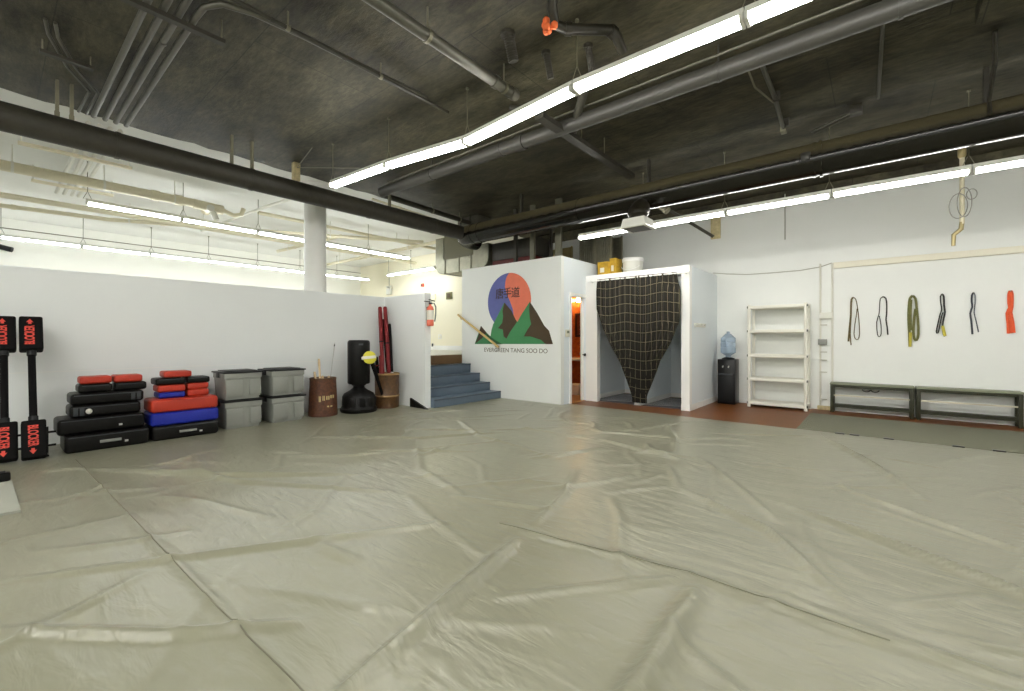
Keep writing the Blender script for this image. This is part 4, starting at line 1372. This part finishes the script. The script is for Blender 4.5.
for i, (cname, m_, strands, tip) in enumerate(belts):
    cv = lambda p: at(840 + p[0] / 5.565, 280 + p[1] / 5.565, Y=YB - .02)
    top = cv(strands[0][0][0])
    r_ = thing('belt', f'{cname} martial arts belt hung on the right wall, {wpos[i]}', 'belt', (top.x, YB, top.z), group='belts hung on the right wall')
    for k, (pts, w) in enumerate(strands):
        P = [cv(p) - Vector(r_.location) for p in pts]
        # smooth
        Q = []
        for a in range(len(P) - 1):
            for t in (0, .5):
                p0, p1, p2, p3 = P[max(a - 1, 0)], P[a], P[a + 1], P[min(a + 2, len(P) - 1)]
                Q.append(.5 * ((2 * p1) + (p2 - p0) * t + (2 * p0 - 5 * p1 + 4 * p2 - p3) * t * t + (3 * p1 - p0 - 3 * p2 + p3) * t ** 3))
        Q.append(P[-1])
        for q_ in Q:
            q_.y -= .006 * k
        w *= .8 if i == 2 else .68
        MB().tube(Q, w, 8, sx=1.0, sy=.35 if w > .008 else 1.0, up=(0, 1, 0)).build('strand', m_, r_)
    if tip:
        P = [cv(p) - Vector(r_.location) - Vector((0, .012, 0)) for p in tip]
        MB().tube(P, .018, 8, sx=1.0, sy=.4, up=(0, 1, 0)).build('tip', YTIP, r_)
    MB().tube([(0, 0, -.012), (0, -.04, -.012), (0, -.042, .006)], .005, 6).build('peg', ROD, r_)

# ------------------------------------------------------------------ kit along the partition
G = MT


def paddle(x0, y, label, lean, yaw=0.0):
    r_ = thing('blocker_stick', label, 'training paddle', (x0, y, G + .045), group='double ended foam paddles', rot=Euler((0, -lean, 0), 'XYZ'))
    w, d_ = .088, .06
    MB().tube([(0, 0, .3), (0, 0, 1.22)], .03, 16).build('shaft', FOAMB, r_)
    for z0, z1, s in ((-.02, .37, -1), (1.15, 1.54, 1)):
        pd = MB().box(-d_, d_, -w, w, z0, z1, bevel=.018, seg=3).build('pad', FOAMB, r_)
        MB().tube([(-.0, 0, z1 if s < 0 else z0 - .05), (0, 0, z1 + .05 if s < 0 else z0)], .038, 14).build('cuff', LID, r_)
        # lettering on the face turned to the room (+X), running up (top pad) or down (bottom pad)
        zc_ = (z0 + z1) / 2
        base = Matrix(((0, 0, 1, 0), (1, 0, 0, 0), (0, 1, 0, 0), (0, 0, 0, 1)))   # text x->Y, y->Z, normal->X
        M = Matrix.Translation((d_ + .001, -.01, zc_ - .03 * s)) @ Matrix.Rotation(PI / 2 * s, 4, 'X') @ base
        text('lettering', 'BLOCKER', .1, REDTX, pd, M, .001, width=.22, offset=.0025)
        ar = MB()
        zt = zc_ + s * .135
        P = [(-.026, -.015), (0, .025), (.026, -.015), (.012, -.012), (.012, -.035), (-.012, -.035), (-.012, -.015)]
        ar.plate(P, lambda a, b: Vector((d_ + .0005, a - .01, zt + s * b)), lambda a, b: Vector((d_ + .002, a - .01, zt + s * b)))
        ar.build('arrow_mark', REDTX, pd)
    return r_


paddle(-6.55, .30, 'black double ended foam paddle with red lettering, nearer the stacked black pads', .40)
paddle(-6.6, .105, 'black double ended foam paddle with red lettering, cut off by the left photo edge', .40)


def pad(x0, x1, y0, y1, z0, z1, m_, label, group=None, handle=False, panel=None, tagm=False, seams=True):
    r_ = thing('kick_pad', label, 'pad', ((x0 + x1) / 2, (y0 + y1) / 2, z0), group=group)
    a, b_, h = (x1 - x0) / 2, (y1 - y0) / 2, z1 - z0
    MB().box(-a, a, -b_, b_, .001, h - .001, bevel=min(.035, h * .28), seg=4).build('cushion', m_, r_)
    pm = VDGR if m_ is VBLK else m_
    zz_ = h - min(.035, h * .28) * .7
    if seams:
        e = .004
        MB().tube([(a - .006, -b_ + .03, zz_), (a - .006, b_ - .03, zz_)], .006, 6).build('piping', pm, r_)
    if handle:
        MB().box(a - .002, a + .014, -.08, .1, h * .42, h * .58, bevel=.004).build('handle', GREYP if m_ is VBLK else pm, r_)
    if panel:
        for s in panel:
            for k in range(2):
                y = s * (b_ - .05 - k * .05)
                MB().box(a - .004, a + .004, y - .018, y + .018, h * .15, h * .85, bevel=.002).build('stripe', VDGR, r_)
    if tagm:
        MB().box(a - .001, a + .004, .13, .16, h * .3, h * .42).build('tag', SILV, r_)
    return r_


g1, g2 = 'pads stacked beside the foam paddles', 'pads stacked beside the grey totes'
pad(-7.1, -6.64, .52, 1.235, G, G + .19, VBLK, 'large black pad at the bottom of the all black and red stack', g1, handle=True, tagm=True)
pad(-7.14, -6.7, .47, 1.2, G + .19, G + .365, VBLK, 'large black pad lying second from the floor beside the foam paddles', g1, tagm=True)
pad(-7.12, -6.74, .565, 1.17, G + .365, G + .5, VBLK, 'medium black pad with grey stripes at its left end, third in the stack', g1, panel=(-1,))
pad(-7.14, -6.75, .575, 1.2, G + .5, G + .63, VBLK, 'medium black pad with grey stripes at its right end, fourth in the stack', g1, panel=(1,))
pad(-7.08, -6.8, .64, .925, G + .63, G + .725, VBLK, 'small black pad under the left red pad of the black stack', g1)
pad(-7.08, -6.8, .945, 1.235, G + .63, G + .725, VBLK, 'small black pad under the right red pad of the black stack', g1)
pad(-7.07, -6.82, .655, .925, G + .725, G + .81, VRED, 'small red pad on top of the black stack, left of two', g1)
pad(-7.07, -6.82, .94, 1.2, G + .725, G + .81, VRED, 'small red pad on top of the black stack, right of two', g1)
bl_ = MB().ball((-6.738, .72, G + .43), .028, (.7, 1, 1.1), 10)
tag(bl_.build('wad', CUPW), 'little white wad caught between the medium black pads', 'cloth')
pad(-7.12, -6.66, 1.26, 1.95, G, G + .175, VBLK, 'large black pad on the floor under the blue pad', g2, handle=True, tagm=True)
pad(-7.12, -6.67, 1.25, 1.955, G + .175, G + .335, VBLU, 'large bright blue pad between the red and black ones', g2)
pad(-7.12, -6.68, 1.255, 1.95, G + .335, G + .495, VRED, 'large red pad on top of the blue pad', g2)
pad(-7.08, -6.8, 1.35, 1.62, G + .495, G + .57, VBLU, 'small blue pad lying on the large red pad', g2, tagm=False)
pad(-7.08, -6.8, 1.34, 1.625, G + .57, G + .66, VRED, 'small red pad resting on the small blue pad', g2)
pad(-7.09, -6.8, 1.32, 1.62, G + .66, G + .745, VBLK, 'small black pad beneath the topmost red pad', g2)
pad(-7.05, -6.8, 1.4, 1.69, G + .75, G + .83, VRED, 'small red pad topmost on the red and blue stack', g2)
pad(-7.08, -6.8, 1.645, 1.88, G + .495, G + .585, VRED, 'small red pad at the right of the stack, lying on the large red pad', g2)
pad(-7.08, -6.8, 1.645, 1.875, G + .585, G + .665, VRED, 'small red pad directly under the right small black pad', g2)
pad(-7.08, -6.8, 1.64, 1.89, G + .665, G + .745, VBLK, 'small black pad on the right pair of small red pads', g2)
# black rack behind paddle
rkb = thing('floor_rack', 'low black metal rack end showing between the foam paddles and black pads', 'rack', (-7.0, .35, G))
for z in (.1, .24):
    MB().tube([(.2, -.25, z), (.2, .12, z)], .012, 8).build('rail', BLKP, rkb)
for y in (-.24, .05):
    MB().tube([(.2, y, 0), (.2, y, .3)], .014, 8).build('post', BLKP, rkb)
    MB().tube([(.05, y, .014), (.33, y, .014)], .012, 8).build('foot', BLKP, rkb)


# totes


def tote(y0, y1, z0, label):
    r_ = thing('storage_tote', label, 'tote', (-7.02, (y0 + y1) / 2, z0), group='grey storage totes')
    b_ = (y1 - y0) / 2
    a = .24
    rings = []
    for f, z in ((.88, 0), (.89, .004), (.96, .29), (1.0, .295), (1.0, .365), (.97, .365)):
        rr_ = []
        w, d_ = b_ * f, a * f
        for sx, sy in ((-1, -1), (1, -1), (1, 1), (-1, 1)):
            for t in ((0, 1, 2) if (sx * sy > 0) else (2, 1, 0)):
                ang = t * PI / 4
                cx_, cy_ = sx * (d_ - .03), sy * (w - .03)
                rr_.append(Vector((cx_ + sx * .03 * math.cos(ang), cy_ + sy * .03 * math.sin(ang), z)))
        rings.append(rr_)
    # order corner arcs consistently
    MB().loft(rings).build('bin', GREYP, r_, ang=25)
    for yc, hw in ((-.12, .105), (.0, .0), (.155, .075)):
        if hw:
            MB().box(a * .915, a * .915 + .02, yc * b_ / .25 - hw * b_ / .25, yc * b_ / .25 + hw * b_ / .25, .05, .27, bevel=.006, M=Matrix.Shear('XY', 4, (0, 0))).build('front_panel', GREYP, r_)
    MB().box(-a - .01, a + .01, -b_ - .012, b_ + .012, .362, .385, bevel=.008).box(-a + .05, a - .05, -b_ + .05, b_ - .05, .385, .397, bevel=.005).build('lid', LID, r_)
    for s in (-1, 1):
        MB().box(-.06, .06, s * (b_ + .0) - .012, s * (b_ + .0) + .012, .3, .375, bevel=.004).build('latch', LID, r_)
    return r_


for y0, y1, w in ((2.05, 2.53, 'left'), (2.65, 3.14, 'right')):
    tote(y0, y1, G, f'grey tote with black lid at the bottom of the {w} tote stack')
    tote(y0 - .005, y1 - .005, G + .398, f'grey tote with black lid on top of the {w} tote stack')

# waste barrel with sticks
ba = thing('waste_barrel', 'rusty brown patterned barrel with pale markings beside the grey totes', 'barrel', (-6.92, 3.49, G))
MB().lathe([(.215, 0), (.222, .01), (.212, .3), (.198, .58), (.2, .595), (.188, .595), (.185, .5), (.2, .03), (.0, .028)], 36).build('body', RUST, ba)
mk = MB()
for k, (a0, z0, w, h) in enumerate(((-.75, .24, .05, .09), (-.5, .26, .06, .075), (-.25, .27, .09, .06), (.05, .29, .12, .05), (-.2, .15, .16, .025))):
    rr_ = .2135
    for n_ in range(2):
        n0 = a0 + n_ * w * 1.6
        mk.loft([[Vector((r2 * math.cos(a), r2 * math.sin(a), z)) for r2, z in ((rr_ + .001, z0), (rr_ + .003, z0), (rr_ + .005, z0 + h), (rr_ + .001, z0 + h))] for a in np.linspace(n0, n0 + w, 4)])
mk.build('marking', mat('faded cream paint', (196, 180, 128), .7), ba)
MB().lathe([(.2, .58), (.205, .595), (.2, .61), (.188, .595)], 36).build('rim', RUST2, ba)


def stick(name, p0, p1, r, m_, label, group, cat='stick', bands=None, seg=12, tip=None):
    p0, p1 = Vector(p0), Vector(p1)
    r_ = thing(name, label, cat, p0, group=group)
    MB().tube([(0, 0, 0), (p1 - p0) * .985, p1 - p0], [r, r, r * .8], seg).build('shaft', m_, r_)
    for f, bm_, w in (bands or ()):
        q_ = (p1 - p0) * f
        d_ = (p1 - p0).normalized()
        MB().tube([q_ - d_ * w, q_ + d_ * w], r * 1.08 + .001, seg).build('band', bm_, r_)
    return r_


bx, by = -6.92, 3.49
stick('wooden_stick', (bx + .02, by - .03, .1), (bx - .02, by - .06, .93), .016, PALEWD, 'pale wooden stick rising tallest from the rusty barrel', 'sticks in the rusty barrel', bands=((.9, PALEWD, .03),))
stick('wooden_stick', (bx - .05, by - .05, .1), (bx - .08, by - .1, .72), .018, PALEWD, 'stubby pale stick at the left rim of the rusty barrel', 'sticks in the rusty barrel', bands=((.9, PALEWD, .02),))
stick('wooden_stick', (bx + .06, by + .02, .1), (bx + .1, by - .06, .66), .018, PALEWD, 'short pale stick at the front rim of the rusty barrel', 'sticks in the rusty barrel', bands=((.9, PALEWD, .02),))
stick('wooden_stick', (bx - .02, by + .06, .1), (bx - .06, by + .13, .64), .018, PALEWD, 'short pale stick at the right rim of the rusty barrel', 'sticks in the rusty barrel', bands=((.9, PALEWD, .02),))
stick('metal_rod', (bx + .02, by + .05, .1), (XL + .012, by + .45, 1.18), .008, SILV, 'thin silver rod leaning from the rusty barrel to the partition', None, 'rod', bands=((.96, VDGR, .02),))

# free standing punch bag
fb = thing('punching_bag', 'black free standing punching bag on a round black base', 'punching bag', (-6.83, 4.075, G))
MB().lathe([(.0, 0), (.288, 0), (.302, .02), (.302, .06), (.284, .075), (.275, .1), (.268, .26), (.24, .31), (.15, .36), (.1, .4), (.09, .43), (.12, .455), (.13, .47), (.0, .472)], 48).build('base', VBLK, fb)
MB().lathe([(.0, .472), (.17, .472), (.182, .49), (.183, .9), (.183, 1.17), (.175, 1.2), (.155, 1.215), (.0, 1.217)], 48).build('bag', VBLK, fb)
for t in (-.9, -.3, .3, .9):
    MB().box(.22, .282, -.05, .05, .1, .25, bevel=.012, M=Matrix.Rotation(t, 4, 'Z')).build('base_panel', VBLK, fb)
MB().loft([[Vector((.1841 * math.cos(a), .1841 * math.sin(a), z)) for a in np.linspace(-.55, -.15, 8)] for z in (1.13, 1.16)], closed=False, caps=False).build('logo_patch', VDGR, fb)

# second barrel with foam sticks
b2x, b2y = -6.84, 4.645
bb2 = thing('waste_barrel', 'ochre brown barrel holding red foam sticks in the partition corner', 'barrel', (b2x, b2y, G))
MB().lathe([(.2, 0), (.21, .01), (.212, .2), (.219, .215), (.212, .23), (.216, .59), (.222, .61), (.206, .61), (.195, .03), (0, .028)], 40).build('body', RUST2, bb2)
MB().lathe([(.2135, .2), (.2235, .215), (.2135, .23)], 40).build('hoop', mat('pale worn hoop', (150, 120, 76), .5), bb2)
MB().lathe([(.218, .59), (.226, .61), (.216, .622), (.206, .61)], 40).build('hoop', MATS['pale worn hoop'], bb2)
gs = 'foam sticks in the ochre barrel'
t1 = at(382, 307, Y=4.86)
stick('foam_stick', (b2x - .10, b2y + .0, .12), at(380, 307, Y=4.80), .036, REDFOAM, 'long dark red foam stick in the ochre barrel, left of the two tallest', gs, bands=((.62, VBLK, .012),))
stick('foam_stick', (b2x + .06, b2y + .04, .12), at(385, 307, Y=4.89), .036, REDFOAM, 'long dark red foam stick in the ochre barrel, right of the two tallest', gs, bands=((.6, VBLK, .012),))
stick('foam_stick', (b2x - .02, b2y + .09, .12), at(383, 319.5, Y=4.925), .03, FOAMB, 'black foam stick standing between the two tall red sticks', gs, bands=((.5, REDFOAM, .01),))
stick('foam_stick', (b2x + .1, b2y + .06, .12), at(389.5, 324, Y=4.93), .028, FOAMB, 'black foam stick rising at the right of the red sticks', gs, bands=((.35, SILV, .02),))
stick('foam_stick', (b2x - .12, b2y - .06, .12), (b2x - .16, b2y - .12, .93), .03, FOAMB, 'short black foam stick at the left rim of the ochre barrel', gs, bands=((.8, REDFOAM, .01),))
stick('foam_stick', (b2x - .02, b2y - .08, .12), (b2x - .06, b2y - .08, .95), .045, REDFOAM, 'short thick dark red foam stick in the ochre barrel', gs, bands=((.5, VBLK, .012),))
# yellow target paddle
fp = thing('target_paddle', 'yellow and white round target paddle on a black handle, leaning from the ochre barrel', 'training paddle', (b2x + .06, b2y - .1, .15))
tp = Vector((-6.52, 4.12, .90)) - Vector(fp.location)
MB().tube([(0, 0, 0), tp], [.02, .04], 10).build('handle', FOAMB, fp)
Rm = Matrix.Translation(tp + Vector((0.0, -.03, .04))) @ Euler((.35, 1.35, 0)).to_matrix().to_4x4()
dk = MB().lathe([(.0, -.03), (.08, -.03), (.105, -.015), (.11, 0), (.105, .015), (.08, .03), (0, .03)], 28)
for v in dk.bm.verts:
    v.co = Rm @ v.co
dk.build('target_disc', YELL, fp)
dk = MB().box(-.025, .025, -.13, .1, -.036, .036, bevel=.01)
for v in dk.bm.verts:
    v.co = Rm @ v.co
dk.build('wrist_strap', CUPW, fp)
# flat black triangle at foot of the return wall
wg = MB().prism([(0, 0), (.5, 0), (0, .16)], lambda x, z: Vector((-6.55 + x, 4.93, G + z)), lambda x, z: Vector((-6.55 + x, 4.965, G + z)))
tag(wg.build('sliver', VBLK), 'flat black triangular wedge on the floor against the short partition', 'sliver')

# white sheet and black block on floor at left
ws = MB().prism([(-4.68, .15), (-5.78, .13), (-6.0, -.3), (-4.75, -.5)], lambda x, y: Vector((x, y, G + .001)), lambda x, y: Vector((x, y, G + .018)))
tag(ws.build('foam_sheet', FOAMW), 'pale flat foam sheet on the mat at the left photo edge', 'sheet')
bk_ = thing('foot_block', 'small black block sitting on the pale foam sheet', 'block', (-5.76, .075, G + .018))
MB().box(-.05, .05, -.05, .05, 0, .075, bevel=.015, seg=3).build('block', BLKP, bk_)
MB().box(-.02, .02, -.02, .02, .075, .083, bevel=.003).build('cap', VDGR, bk_)
